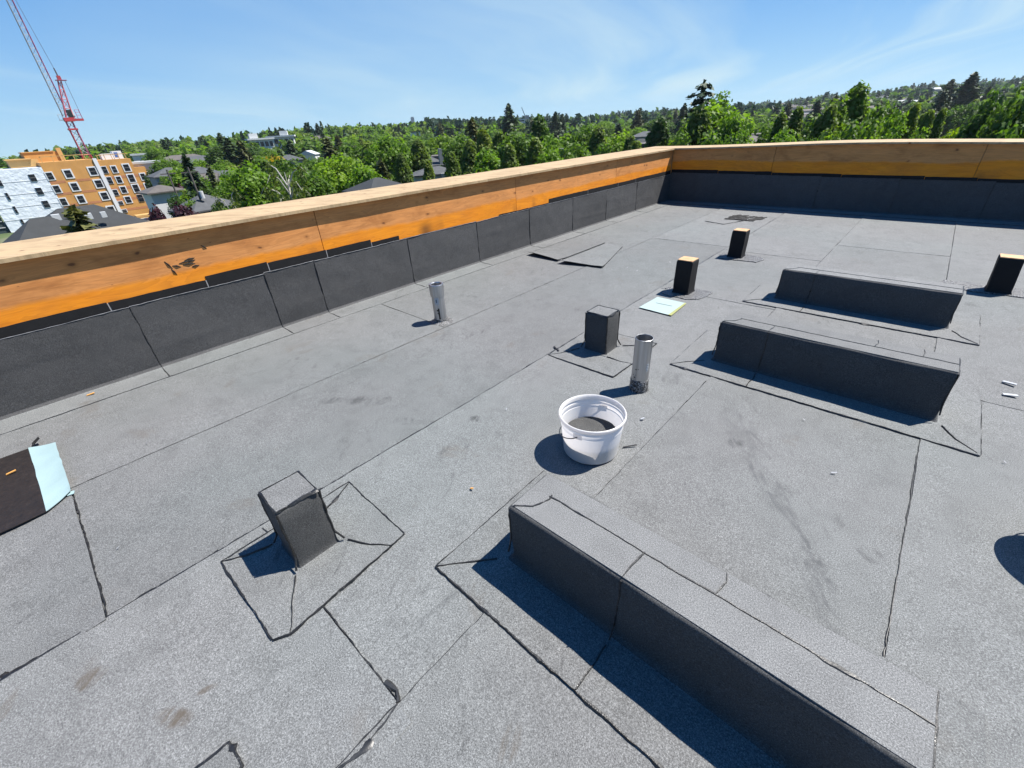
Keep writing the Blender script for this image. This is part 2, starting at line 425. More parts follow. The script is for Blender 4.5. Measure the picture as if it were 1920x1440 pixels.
def burnt():
    m, k, b = new_mat('dark brown underside'); p = k.pos()
    n = k.noise(p, 35, 5, 0.7)
    k.put(b.inputs['Base Color'], k.ramp(n, [(0.3, (0.004, 0.003, 0.003)), (0.6, (0.011, 0.008, 0.007)), (0.8, (0.030, 0.022, 0.017))]))
    b.inputs['Roughness'].default_value = 0.55; k.put(b.inputs['Normal'], k.bump(n, 0.5, 0.006)); return m
M['underside'] = burnt()
M['wire'] = plain('steel wire', (0.16, 0.16, 0.17), 0.4, metal=0.9)
M['sticker'] = plain('worn sticker', (0.50, 0.52, 0.53), 0.55, var=0.1, vscale=60)
M['sticker_ink'] = plain('sticker print', (0.16, 0.17, 0.19), 0.55)
M['chip_white'] = plain('white scrap', (0.42, 0.43, 0.44), 0.5)
M['chip_wood'] = plain('wood chip', (0.66, 0.33, 0.08), 0.7)
M['chip_black'] = plain('black scrap', (0.015, 0.015, 0.016), 0.6)

# ------------------------------------------------------------------ the roof
mb = MB(); mb.box((-4.62, -9.0, -20.0), (11.0, 9.62, -0.010))
roof = mb.build('roof', M['membrane'], origin=(0, 0, 0)); tag(roof, kind='structure')

def roof_z(x, y): return 0.0028 * nz(x * 1.7, y * 1.1, 3.3) + 0.0012 * nz(x * 5, y * 4, 1.1)
SEAMS = [-3.765, -2.765, -1.745, -0.710, 0.325, 1.355, 2.385, 3.415, 4.445]
ENDS = {0: [2.09, -2.4], 1: [-0.37, 5.9, 8.9], 2: [0.17, 4.0, 5.76], 3: [-1.4, 6.6], 4: [3.2, -0.9], 5: [1.2, 6.0], 6: [4.4, -1.5], 7: [2.0]}
SHEETS = []
for si in range(len(SEAMS) - 1):
    x0, x1 = SEAMS[si], SEAMS[si + 1] + 0.07
    cuts = [-4.0] + sorted(c for c in ENDS.get(si, []) if c < 8.0) + [8.98]
    for a, bnd in zip(cuts, cuts[1:]):
        ya, yb = a - (0.07 if a > -4 else 0), bnd
        x1 = SEAMS[si + 1] + (0.012 if si == 1 and bnd < 0 else 0.07)
        nx = 9; ny = max(4, int((yb - ya) / 0.09)); mb = MB()
        sd = si * 7.7 + a
        lift_end = 0.010 if (si == 1 and abs(yb + 0.37) < 0.01) else 0.005
        for j in range(ny + 1):
            y = ya + (yb - ya) * j / ny
            for i in range(nx + 1):
                u = i / nx; u = u * u * 0.5 + u * 0.5
                x = x0 + (x1 - x0) * u
                if i == 0: x += 0.004 * nz(y * 2.1, sd) + 0.002 * nz(y * 13, sd)
                yy = y
                if j == ny: yy += 0.005 * nz(x * 3, sd) + 0.003 * nz(x * 15, sd)
                lift = 0.0055 * max(0, 1 - (x - x0) / 0.10)
                lift = max(lift, lift_end * max(0, 1 - (yb - y) / 0.16) if yb < 8 else 0)
                mb.v.append((x, yy, -0.001 + lift + roof_z(x, y)))
        w = nx + 1
        for j in range(ny):
            for i in range(nx):
                q = j * w + i; mb.f.append((q, q + 1, q + w + 1, q + w)); mb.m.append(0)
        # exposed edges have thickness
        def skirt(idx):
            o = len(mb.v)
            for q in idx: p = mb.v[q]; mb.v.append((p[0] + 0.002, p[1] - 0.002, -0.011))
            for t in range(len(idx) - 1):
                mb.f.append((idx[t], idx[t + 1], o + t + 1, o + t)); mb.m.append(1)
        skirt([j * w for j in range(ny + 1)]); skirt([ny * w + i for i in range(nx + 1)])
        sh = mb.build('membrane_sheet', [M['membrane'], M['bitumen']], roof)
        SHEETS.append(sh)
        wid = {-0.710: 0.0036, 0.325: 0.0032, -2.765: 0.0056, -1.745: 0.0066}.get(x0, 0.0044)
        b1 = bead([(x0 - 0.002, y, 0.0025) for y in (ya + 0.07, yb)], wid, 0.0032, gaps=0.0 if x0 < -1.5 else 0.15, step=0.02, lay=True)
        if x0 in (-1.745, -2.765):   # the wider smoothed-in bleed of these two laps
            bead([(x0 - 0.004, y, 0.0015) for y in (ya + 0.07, yb)], wid * 1.7, 0.0022, gaps=0.30, mb=b1, lay=True)
        b1.build('seam_bead', M['streak'] if x0 in (-0.710, 0.325) else M['bitumen'], sh, smooth=True)
        if yb < 8:
            bead([(x0 + 0.02, yb + 0.003, 0.003), (SEAMS[si + 1], yb + 0.003, 0.003)], 0.0042, 0.0035, lay=True).build('seam_bead', M['bitumen'], sh, smooth=True)

# flowed bitumen where the end lap meets the long seam, near the foot of the picture
mb = MB()
bead([(-0.79, 0.178, 0.004), (-0.745, 0.186, 0.005), (-0.712, 0.172, 0.006)], 0.012, 0.004, mb=mb, seed=3)
bead([(-0.712, 0.172, 0.003), (-0.700, 0.11, 0.003), (-0.692, 0.06, 0.003)], 0.008, 0.003, mb=mb, seed=8)
bead([(-0.692, 0.07, 0.003), (-0.688, 0.045, 0.003), (-0.694, 0.02, 0.003), (-0.704, -0.03, 0.002), (-0.71, -0.12, 0.002)], 0.015, 0.004, mb=mb, seed=5)
mb.build('bitumen_run', M['streak'], roof, smooth=True)
# short bleed marks off the base flashing and a split line by the far wall
for pts, w in (([(-2.60, 7.35, .005), (-2.27, 7.23, .005), (-2.08, 7.68, .005)], .006), ([(-1.79, 2.35, .004), (-1.70, 2.29, .004)], .005)):
    bead(pts, w, 0.004).build('bitumen_line', M['bitumen'], roof, smooth=True)

# ------------------------------------------------------------------ wrapped upstands: kerbs, blocks, posts
def rrect(cx, cy, hx, hy, r, step=0.035):
    r = min(r, hx * 0.9, hy * 0.9); pts = []
    def side(ax, ay, bx, by):
        n = max(1, int(math.hypot(bx - ax, by - ay) / step))
        return [(ax + (bx - ax) * i / n, ay + (by - ay) * i / n) for i in range(n)]
    corners = [(cx + hx - r, cy - hy + r, -90), (cx + hx - r, cy + hy - r, 0), (cx - hx + r, cy + hy - r, 90), (cx - hx + r, cy - hy + r, 180)]
    arcs = [[(x + r * math.cos(math.radians(a + t)), y + r * math.sin(math.radians(a + t))) for t in (0, 30, 60, 90)] for x, y, a in corners]
    for i in range(4):
        pts += arcs[i][:-1]; n = arcs[(i + 1) % 4][0]; l = arcs[i][-1]
        pts += side(l[0], l[1], n[0], n[1])
    return pts
def wrapped(mb, x0, x1, y0, y1, h, cove=0.045, r=0.010, seed=0.0, wob=0.0025, lean=(0, 0)):
    cx, cy, hx, hy = (x0 + x1) / 2, (y0 + y1) / 2, (x1 - x0) / 2, (y1 - y0) / 2
    base = rrect(cx, cy, hx, hy, r); n = len(base)
    # outward offset per height: cove at foot, rounded arris at head
    lv = [(0.0, cove), (0.005, cove * 0.55), (0.012, cove * 0.28), (0.022, cove * 0.10), (0.034, 0.02 * cove), (0.06, 0.0)]
    lv += [(0.06 + (h - 0.075) * t, 0.0) for t in (0.25, 0.5, 0.75, 1.0)] + [(h - 0.008, -0.002), (h - 0.003, -0.005), (h, -0.012)]
    o = len(mb.v)
    for z, off in lv:
        sx, sy = (hx + off) / hx, (hy + off) / hy
        for x, y in base:
            q = nz(x * 9 + seed, y * 9, z * 9) * wob * (0 if z < 0.01 else 1)
            mb.v.append((cx + (x - cx) * sx + q + lean[0] * z, cy + (y - cy) * sy + q + lean[1] * z, z + (0.003 * nz(x * 5, y * 5, seed) if z > h * 0.8 else 0)))
    for i in range(len(lv) - 1):
        for j in range(n):
            a, b = o + i * n + j, o + i * n + (j + 1) % n
            mb.f.append((a, b, b + n, a + n)); mb.m.append(0)
    top = o + (len(lv) - 1) * n
    mb.f.append(tuple(top + j for j in range(n))); mb.m.append(0)
def flange_mesh(poly, z=0.0065, name='flange', parent=None, mat=None):
    P = resample([(x, y, 0) for x, y in poly + poly[:1]], 0.03)[:-1]; sd = random.random() * 50
    P = [(p.x + 0.003 * nz(p.x * 9, p.y * 9, sd), p.y + 0.003 * nz(p.y * 9, p.x * 9, sd)) for p in P]
    mb = MB(); mb.prism(P, -0.004, lambda x, y: z + roof_z(x, y)); return mb.build(name, mat or M['membrane'], parent)

def curb(y0, h, label, seed, jx, top_seam, cross):
    x0, x1, y1 = -0.785, 0.365, y0 + 0.228
    t = thing('roof_curb', label, 'roof curb', (x0 + 0.575, y0 + 0.11, 0.0), 'low membrane wrapped curbs')
    fl = flange_mesh([(-0.985, y0 - 0.218), (0.54, y0 - 0.218), (0.545, y1 + 0.24), (-0.995, y1 + 0.24)], parent=t)
    fb = MB()
    bead([(-0.985, y0 - 0.218, .005), (0.54, y0 - 0.218, .005)], 0.0062, 0.0045, mb=fb)
    bead([(-0.987, y0 - 0.218, .005), (-0.997, y1 + 0.24, .005)], 0.0034, 0.003, mb=fb, gaps=0.05)
    if y0 > 1: bead([(0.542, y0 - 0.2, .005), (0.547, y1 + 0.24, .005)], 0.0018, 0.002, mb=fb, gaps=0.25)
    bead([(-0.985, y0 - 0.218, .007), (-0.90, y0 - 0.12, .009), (x0 - 0.04, y0 - 0.04, .008)], 0.0045, 0.004, mb=fb)
    bead([(0.53, y0 - 0.205, .007), (0.45, y0 - 0.13, .009), (x1 + 0.03, y0 - 0.035, .010)], 0.0045, 0.004, mb=fb)
    bead([(jx, y0 - 0.215, .008), (jx + .004, y0 - 0.10, .008), (jx, y0 - 0.045, .010)], 0.0036, 0.004, mb=fb)
    fb.build('seam_bead', M['bitumen'], fl, smooth=True)
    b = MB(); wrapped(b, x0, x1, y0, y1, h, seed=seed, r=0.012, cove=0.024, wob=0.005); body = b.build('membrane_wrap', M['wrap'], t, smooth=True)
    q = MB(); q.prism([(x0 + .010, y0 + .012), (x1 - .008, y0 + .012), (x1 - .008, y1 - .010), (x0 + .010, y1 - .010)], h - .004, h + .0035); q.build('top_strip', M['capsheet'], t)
    s = MB()
    vbead([(jx, y0 - 0.026, .008), (jx, y0 - 0.004, .06), (jx + .004, y0 + .001, h * .6), (jx + .002, y0 + .002, h - .004)], 0.0034, mb=s)
    vbead([(x0 - .006, y0 - .01, .05), (x0 + .003, y0 + .003, .12), (x0 + .003, y0 + .003, h - .006)], 0.0045, mb=s)
    vbead([(x1 + .006, y0 - .01, .05), (x1 - .003, y0 + .003, .12), (x1 - .003, y0 + .004, h - .006), (x1 - .004, y0 + .13, h - .004), (x1 - .004, y1 - .01, h - .004)], 0.0045, mb=s)
    # lap seam along the top, with its turned end and the cross joints
    T = h + 0.004
    bead([(x0 + .015, y0 + .014, T), (x0 + .07, y0 + .055, T), (x0 + .095, top_seam - .012, T), (x0 + .09, top_seam + .01, T)], 0.0042, 0.003, mb=s)
    bead([(x0 + .09, top_seam, T), (x1 - .008, top_seam - .003, T)], 0.0042, 0.0032, mb=s, wob=0.004)
    bead([(jx, y0 + .012, T), (jx + .008, top_seam, T)], 0.0034, 0.003, mb=s)
    for cx in cross: bead([(cx, top_seam, T), (cx + .008, top_seam + .06, T), (cx + .002, y1 - .012, T)], 0.0034, 0.003, mb=s)
    s.build('seam_bead', M['bitumen'], body, smooth=True)
    return t
curb(0.757, 0.290, 'long black wrapped roof curb nearest the viewer, running out of the bottom of the photo', 1.0, -0.335, 0.887, [-0.11])
curb(2.812, 0.290, 'long wrapped roof curb right of the upright pipe, middle one of the three curbs', 5.0, -0.50, 2.925, [0.01, 0.215])
curb(4.285, 0.268, 'long wrapped roof curb farthest from the viewer, beside the black posts', 9.0, -0.54, 4.40, [])

def block(x0, x1, y0, y1, h, label, fl, seed, ear):
    t = thing('wrapped_block', label, 'roof block', ((x0 + x1) / 2, (y0 + y1) / 2, 0), 'blocks wrapped in roof membrane')
    f = flange_mesh(fl, parent=t)
    fb = MB(); c = fl + fl[:1]
    for a, b in zip(c, c[1:]): bead([(*a, .006), (*b, .006)], 0.0046, 0.004, mb=fb)
    base = [(x0 - .03, y0 - .03), (x1 + .03, y0 - .03), (x1 + .03, y1 + .03), (x0 - .03, y1 + .03)]
    for q in base:
        e = min(fl, key=lambda p: (p[0] - q[0]) ** 2 + (p[1] - q[1]) ** 2)
        bead([(*q, .012), ((q[0] + e[0]) / 2 + .01, (q[1] + e[1]) / 2 - .008, .008), (*e, .006)], 0.0042, 0.004, mb=fb)
    fb.build('seam_bead', M['bitumen'], f, smooth=True)
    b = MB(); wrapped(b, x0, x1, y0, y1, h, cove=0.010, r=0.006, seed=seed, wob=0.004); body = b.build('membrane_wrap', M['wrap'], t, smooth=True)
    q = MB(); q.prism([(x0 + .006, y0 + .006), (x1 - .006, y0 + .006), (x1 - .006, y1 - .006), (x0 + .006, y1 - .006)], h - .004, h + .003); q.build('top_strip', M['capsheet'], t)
    s = MB()
    for x, y in ((x0, y0), (x1, y0), (x1, y1), (x0, y1)):
        vbead([(x + (.02 if x == x1 else -.02), y + (.02 if y == y1 else -.02), .02), (x, y, .07), (x, y, h - .004)], 0.0052, mb=s, wob=0.004)
    T = h + .003
    r = [(x0 + .004, y0 + .004, T), (x1 - .004, y0 + .004, T), (x1 - .004, y1 - .004, T), (x0 + .004, y1 - .004, T)]
    bead([r[0], r[1]], 0.008, 0.005, mb=s); bead([r[1], r[2]], 0.009, 0.005, mb=s); bead([r[2], r[3]], 0.006, 0.004, mb=s, gaps=.15); bead([r[3], r[0]], 0.004, 0.004, mb=s, gaps=.1)
    s.build('seam_bead', M['bitumen'], body, smooth=True)
    if ear:      # a torn corner of the wrap that stands proud of the head
        e = MB()
        e.add([(x0 - .004, y0 - .012, h - .10), (x0 - .010, y0 - .016, h + .012), (x0 + .05, y0 - .010, h + .002), (x0 + .02, y0 - .012, h - .05)], [(0, 1, 2, 3), (3, 2, 1, 0)])
        e.build('torn_corner', M['bitumen'], body)
    return t
block(-1.565, -1.398, 0.19, 0.352, 0.298, 'square wrapped roof block in the left foreground, nearer than the bucket',
      [(-1.676, -0.011), (-1.19, 0.000), (-1.165, 0.048), (-1.205, 0.489), (-1.212, 0.555), (-1.685, 0.566)], 2.0, False)
block(-1.586, -1.408, 2.452, 2.612, 0.292, 'square wrapped roof block behind the bucket, beside the open upright pipe',
      [(-1.735, 2.205), (-1.20, 2.208), (-1.192, 2.44), (-1.20, 2.83), (-1.752, 2.80)], 6.0, False)

def post(x0, x1, y0, y1, h, label, spl, lean, seed):
    t = thing('timber_post', label, 'post', ((x0 + x1) / 2, (y0 + y1) / 2, 0), 'sawn posts coated in black bitumen')
    b = MB(); wrapped(b, x0, x1, y0, y1, h - .002, cove=0.018, r=0.005, seed=seed, wob=0.0035, lean=lean); b.build('coated_shaft', M['primer'], t)
    c = MB(); lx, ly = lean[0] * h, lean[1] * h
    P = [(x0 + .006 + lx, y0 + .006 + ly), (x1 - .006 + lx, y0 + .006 + ly), (x1 - .006 + lx, y1 - .006 + ly), (x0 + .006 + lx, y1 - .006 + ly)]
    P = [(p.x + .002 * nz(p.x * 60, p.y * 60), p.y + .002 * nz(p.y * 60, p.x * 60)) for p in resample([(*q, 0) for q in P + P[:1]], .02)[:-1]]
    c.prism(P, h - .004, h + .003); c.build('sawn_top', M['endgrain'], t)
    f = MB(); n = 40; P = []
    for i in range(n):
        a = 2 * math.pi * i / n
        rx, ry = spl[2] * (1 + .30 * nz(math.cos(a) * 2, math.sin(a) * 2, seed)), spl[3] * (1 + .30 * nz(math.cos(a) * 2, math.sin(a) * 2, seed + 5))
        sq = 1 / max(abs(math.cos(a)), abs(math.sin(a))) ** .5
        P.append((spl[0] + rx * math.cos(a) * sq, spl[1] + ry * math.sin(a) * sq))
    f.prism(P, -0.002, lambda x, y: .0065 + roof_z(x, y)); f.build('base_splash', M['splat'], t)
    return t
post(-1.592, -1.442, 3.955, 4.105, .315, 'black coated timber post with sawn top, standing right behind the pale sheet', (-1.48, 4.01, .20, .16), (0, 0), 1)
post(-1.600, -1.450, 5.45, 5.59, .305, 'black coated timber post with sawn top, farthest back towards the far parapet', (-1.47, 5.50, .24, .15), (.01, -.02), 4)
post(.585, .735, 5.42, 5.56, .300, 'black coated timber post with sawn top, at the right edge of the photo', (.63, 5.52, .36, .13), (-.09, -.02), 8)

# ------------------------------------------------------------------ vent pipes
def decal(mb, c, r, a0, a1, z0, z1, n=6, mi=0):
    """a patch that hugs a pipe of radius r"""
    o = len(mb.v)
    for i in range(n + 1):
        a = math.radians(a0 + (a1 - a0) * i / n)
        for z in (z0, z1): mb.v.append((c[0] + r * math.cos(a), c[1] + r * math.sin(a), z))
    for i in range(n):
        q = o + i * 2; mb.f.append((q, q + 2, q + 3, q + 1)); mb.m.append(mi)
def rough_skirt(c, r, h, seed, mat, t, spread):
    b = MB(); n = 48
    prof = [(r + spread, -0.001), (r + spread * .55, .006), (r + .006, .014), (r + .004, h * .5), (r + .0035, h * .95), (r - .002, h)]
    o = 0
    for q, (rr, z) in enumerate(prof):
        for j in range(n):
            a = 2 * math.pi * j / n; k = nz(math.cos(a) * 3, math.sin(a) * 3, seed + q)
            zz = z + (.25 * h * k if q > 2 else 0); r2 = rr * (1 + (.18 * k if q < 2 else .02 * nz(a * 9, q, seed)))
            b.v.append((c[0] + r2 * math.cos(a), c[1] + r2 * math.sin(a), zz))
    for q in range(len(prof) - 1):
        for j in range(n):
            a, d = q * n + j, q * n + (j + 1) % n; b.f.append((a, d, d + n, a + n)); b.m.append(0)
    b.build('bitumen_collar', mat, t, smooth=True)
c = (-2.905, 2.165)
t = thing('vent_pipe', 'aluminium vent pipe with a thick collar on top, near the left parapet', 'vent pipe', (*c, 0), 'aluminium vent pipes')
b = MB(); b.lathe([(.055, 0), (.054, .26), (.048, .26)], (*c, 0), 40); b.build('pipe', M['alu'], t, smooth=True)
b = MB(); b.lathe([(.0545, .240), (.0605, .243), (.0625, .30), (.0630, .338), (.061, .343), (.048, .343), (.045, .338), (.043, .18), (.0, .17)], (*c, 0), 48); b.build('collar', M['alu'], t, smooth=False)
b = MB(); decal(b, c, .0555, -70, -36, .175, .235); b.build('sticker', M['sticker'], t)
b = MB(); decal(b, c, .0559, -60, -50, .19, .222, 3); b.build('sticker_print', M['sticker_ink'], t)
b = MB(); decal(b, c, .0562, -52, -38, .04, .14, 3); decal(b, c, .0562, -64, -50, .115, .128, 2); decal(b, c, .0562, -60, -52, .09, .10, 2); b.build('tar_smear', M['bitumen'], t)
rough_skirt(c, .055, .035, 3.0, M['splat'], t, .05)
c = (-1.004, 2.184)
t = thing('vent_pipe', 'plain open aluminium pipe standing behind the white bucket', 'vent pipe', (*c, 0), 'aluminium vent pipes')
b = MB(); b.lathe([(.0515, 0), (.0515, .352), (.0495, .353), (.0485, .352), (.0485, .02), (0, .015)], (*c, 0), 48); b.build('pipe', M['alu'], t, smooth=False)
b = MB(); decal(b, c, .0520, -30, -8, .15, .20); b.build('sticker', M['sticker'], t)
b = MB()
for q in range(4): decal(b, c, .0523, -28, -10, .155 + q * .011, .158 + q * .011, 3)
b.build('sticker_print', M['sticker_ink'], t)
for a, z, w, h in ((-100, .155, 8, .008), (-84, .16, 5, .006), (-118, .115, 6, .006), (-108, .10, 12, .008), (-120, .088, 7, .005), (-95, .12, 4, .004)):
    b = MB(); decal(b, c, .0522, a, a + w, z, z + h, 2); b.build('tar_fleck', M['bitumen'], t)
rough_skirt(c, .0515, .080, 7.0, M['splat'], t, .006)

# ------------------------------------------------------------------ the bucket of granules
def bucket(c, label, glabel):
    t = thing('bucket', label, 'bucket', (*c, 0.004))
    b = MB()
    prof = [(0.0, .006), (.132, .006), (.138, .010), (.1515, .164), (.1535, .166), (.1535, .170), (.152, .174), (.1545, .190), (.1575, .192), (.1575, .196), (.1555, .199), (.156, .206), (.161, .209), (.1645, .213), (.1655, .222), (.1635, .228), (.160, .2295), (.1565, .226), (.1545, .216), (.1535, .206)]
    b.lathe(prof, (*c, 0), 72); body = b.build('pail', M['plastic'], t, smooth=True)
    g = MB(); n = 40; rings = 14
    for q in range(rings + 1):
        r = .1425 * q / rings
        for j in range(n):
            a = 2 * math.pi * j / n; x, y = r * math.cos(a), r * math.sin(a)
            z = .098 + .10 * (x * -0.25 + y * .30) + .006 * nz(x * 14, y * 14, 2.2) + .002 * nz(x * 60, y * 60)
            g.v.append((c[0] + x * min(1, .137 / .1425), c[1] + y * min(1, .137 / .1425), z))
    for q in range(rings):
        for j in range(n):
            a, d = q * n + j, q * n + (j + 1) % n; g.f.append((a, d, d + n, a + n)); g.m.append(0)
    g.f.append(tuple(rings * n + j for j in range(n - 1, -1, -1))) ; g.m.append(0)
    # the heap fills the pail down to its bottom
    lo = len(g.v); 
    for j in range(n):
        a = 2 * math.pi * j / n; g.v.append((c[0] + .129 * math.cos(a), c[1] + .129 * math.sin(a), .014))
    g.f.pop(); g.m.pop()
    for j in range(n):
        a, d = rings * n + j, rings * n + (j + 1) % n; g.f.append((a, d, lo + (j + 1) % n, lo + j)); g.m.append(0)
    tag(g.build('granules', M['wrap'], origin=(*c, .014), smooth=True), glabel, 'granules', kind='stuff')
    # wire handle hanging against the front, with its two ears
    fd = Vector((c[0], c[1], 0)); 
    def rim(a, r, z): return (c[0] + r * math.cos(math.radians(a)), c[1] + r * math.sin(math.radians(a)), z)
    for a in (-82, 98):
        e = MB(); decal(e, c, .1605, a - 8, a + 8, .168, .196, 5); e2 = e.build('handle_ear', M['plastic'], t)
    h = MB(); h.tube([rim(a, .163 + .004 * math.sin(math.radians(a + 82)) , .182 - .085 * max(0.0, math.sin(math.radians(min(180, -82 - a)))) ** .8) for a in range(-82, -263, -6)], .0026, 6)
    h.build('wire_handle', M['wire'], t, smooth=True)


bucket((-0.918, 1.512), 'white plastic bucket half full of dark roofing granules', 'dark grey mineral granules filling the white bucket')
# a second one just beyond the right edge of the photo: its round shadow falls into the picture
bucket((0.815, 2.065), 'white plastic bucket standing just outside the right edge, known by its shadow', 'dark mineral granules in the bucket outside the right edge')

# ------------------------------------------------------------------ things lying on the roof
def slab_quad(q, th, sub=8, amp=0.003, z=0.006, lift=None, seed=0.0):
    """a thin sheet over four corners (x, y), uneven, with thickness"""
    mb = MB(); n = sub
    for layer in (0, 1):
        for j in range(n + 1):
            for i in range(n + 1):
                u, v = i / n, j / n
                x = (1 - v) * ((1 - u) * q[0][0] + u * q[1][0]) + v * ((1 - u) * q[3][0] + u * q[2][0])
                y = (1 - v) * ((1 - u) * q[0][1] + u * q[1][1]) + v * ((1 - u) * q[3][1] + u * q[2][1])
                if i in (0, n): x += amp * nz(y * 25, seed, 4)
                if j in (0, n): y += amp * nz(x * 25, seed, 9)
                zz = z + roof_z(x, y) + amp * (0.6 + 0.6 * nz(x * 11, y * 11, seed)) + (lift(u, v) if lift else 0)
                mb.v.append((x, y, zz + (th if layer else 0)))
    w = n + 1; L = w * w
    for j in range(n):
        for i in range(n):
            a = j * w + i; mb.f.append((a, a + w, a + w + 1, a + 1)); mb.m.append(0)
            a += L; mb.f.append((a, a + 1, a + w + 1, a + w)); mb.m.append(0)
    edge = [i for i in range(n)] + [n + j * w for j in range(n)] + [n * w + n - i for i in range(n)] + [(n - j) * w for j in range(n)]
    for a, b_ in zip(edge, edge[1:] + edge[:1]): mb.f.append((a, b_, b_ + L, a + L)); mb.m.append(0)
    return mb
t = thing('pale_sheet', 'pale blue-white sheet with a yellow edge lying before a black post', 'sheet', (-1.49, 3.56, 0))
slab_quad([(-1.650, 3.405), (-1.372, 3.392), (-1.375, 3.735), (-1.640, 3.742)], .001, 8, .002, .008).build('page', M['paper'], t)
slab_quad([(-1.372, 3.392), (-1.342, 3.39), (-1.358, 3.735), (-1.375, 3.735)], .001, 6, .0015, .0085).build('edge_strip', M['yellow'], t)
slab_quad([(-1.58, 3.585), (-1.43, 3.59), (-1.43, 3.60), (-1.58, 3.595)], .0004, 4, .0003, .0115).build('faint_print', M['faint_ink'], t)

t = thing('membrane_offcut', 'dark brown upturned membrane end with a pale blue film strip, at the left edge', 'membrane offcut', (-3.0, -.7, 0))
slab_quad([(-3.395, -1.75), (-2.57, -1.75), (-2.628, -.462), (-3.39, -.485)], .004, 14, .004, .010, seed=2.0).build('dark_underside', M['underside'], t)
slab_quad([(-3.39, -.485), (-2.628, -.462), (-2.704, -.362), (-3.305, -.372)], .003, 12, .005, .013, lift=lambda u, v: .012 * v * v, seed=3.0).build('film_strip', M['film'], t)
slab_quad([(-3.45, -.47), (-3.40, -.47), (-3.405, -.425), (-3.44, -.43)], .002, 4, .002, .010, lift=lambda u, v: .03 * v).build('torn_tip', M['bitumen'], t)
slab_quad([(-2.72, -.375), (-2.69, -.385), (-2.685, -.36), (-2.71, -.355)], .003, 3, .002, .012).build('film_scrap', M['film'], t)

t = thing('membrane_patch', 'small square membrane patch with black edges at the bottom edge of the photo', 'membrane patch', (-.96, -.26, 0))
pf = flange_mesh([(-1.003, -.42), (-.80, -.40), (-.909, -.195), (-.994, -.203)], z=.009, name='patch', parent=t)
pb = MB(); bead([(-1.003, -.42, .007), (-.994, -.203, .007), (-.909, -.195, .007), (-.80, -.40, .007)], .007, .005, mb=pb); pb.build('seam_bead', M['bitumen'], pf, smooth=True)

# two loose membrane patches whose near edge curls up off the roof
def flap(q, label, sd, hgt):
    t = thing('membrane_patch', label, 'membrane patch', ((q[0][0] + q[2][0]) / 2, (q[0][1] + q[2][1]) / 2, 0), 'loose membrane patches with lifted edges')
    f = slab_quad(q, .004, 14, .004, .006, lift=lambda u, v: hgt * max(0, 1 - v / .22) ** 1.6 * (.75 + .35 * math.sin(u * 3.0 + sd)), seed=sd)
    f.build('patch', M['membrane'], t)
    e = MB(); bead([(*q[1], .008), (*q[2], .008)], .004, .003, mb=e); e.build('seam_bead', M['streak'], t)
flap([(-3.70, 4.29), (-3.19, 4.25), (-3.186, 5.34), (-3.72, 5.45)], 'loose membrane patch with lifted near edge, nearest the left parapet', 1.0, .032)
flap([(-3.12, 4.18), (-2.58, 4.29), (-2.88, 5.27), (-3.15, 5.30)], 'loose membrane patch with lifted near edge, second from the left parapet', 2.0, .032)

# scraped, tarry mark by the far wall
t = thing('scrape_mark', 'dark scraped tarry rectangle on the roof in front of the far parapet', 'tar mark', (-2.2, 7.8, 0))
rnd = random.Random(5)
for i in range(34):
    x = -2.40 + .40 * rnd.random(); y = 7.66 + .3 * rnd.random(); l = .05 + .10 * rnd.random()
    b = MB(); bead([(x, y, .006), (x + l * .6, y + l * .7, .006), (x + l, y + l, .006)], .02, .006, mb=b, step=.03); b.build('tar_stroke', M['primer'], t, smooth=True)
bead([(-2.40, 7.64, .006), (-1.98, 7.655, .006), (-1.99, 7.8, .006)], .018, .008).build('tar_stroke', M['primer'], t, smooth=True)

def chip(name, label, cat, x, y, l, w, ang, mat, th=.004, group=None, z=.004):
    a = math.radians(ang); u = (math.cos(a), math.sin(a)); v = (-u[1], u[0])
    q = [(x + u[0] * p * l / 2 + v[0] * r * w / 2, y + u[1] * p * l / 2 + v[1] * r * w / 2) for p, r in ((-1, -1), (1, -.7), (.9, 1), (-1, .8))]
    o = slab_quad(q, th, 3, .0015, z, lift=lambda s, t_: .006 * s).build(name, mat); tag(o, label, cat, group); return o
chip('scrap', 'larger white scrap near the right edge, beyond the middle curb', 'scrap', .664, 3.36, .060, .024, 8, M['chip_white'])
chip('scrap', 'torn pale scrap lying just behind the larger white scrap by the right edge', 'scrap', .665, 3.52, .06, .022, -25, M['chip_white'], .006)
chip('scrap', 'small white scrap right of the bucket on the bare roof', 'scrap', -.828, 1.90, .020, .013, 40, M['chip_white'])
chip('scrap', 'tiny white scrap on open roof between the near curb and the middle curb', 'scrap', .052, 2.048, .022, .007, 20, M['chip_white'], .002)
chip('wood_chip', 'orange wood chip lying near the left parapet foot', 'wood chip', -3.90, -.145, .045, .016, 70, M['chip_wood'], z=.010)
chip('wood_chip', 'tan wood chip on the roof left of the near curb', 'wood chip', -1.182, .916, .016, .009, 10, M['chip_wood'])
chip('wood_chip', 'small pale chip on the dark offcut at the left edge', 'wood chip', -3.15, -.56, .04, .012, 80, M['chip_wood'], z=.020)
chip('black_strip', 'thin black strip poking out behind the bucket foot', 'strip', -.765, 1.645, .075, .008, 48, M['chip_black'], .003)
chip('black_strip', 'short black strip lying across the seam by the wrapped block', 'strip', -1.745, 2.315, .10, .012, -32, M['chip_black'], .004)
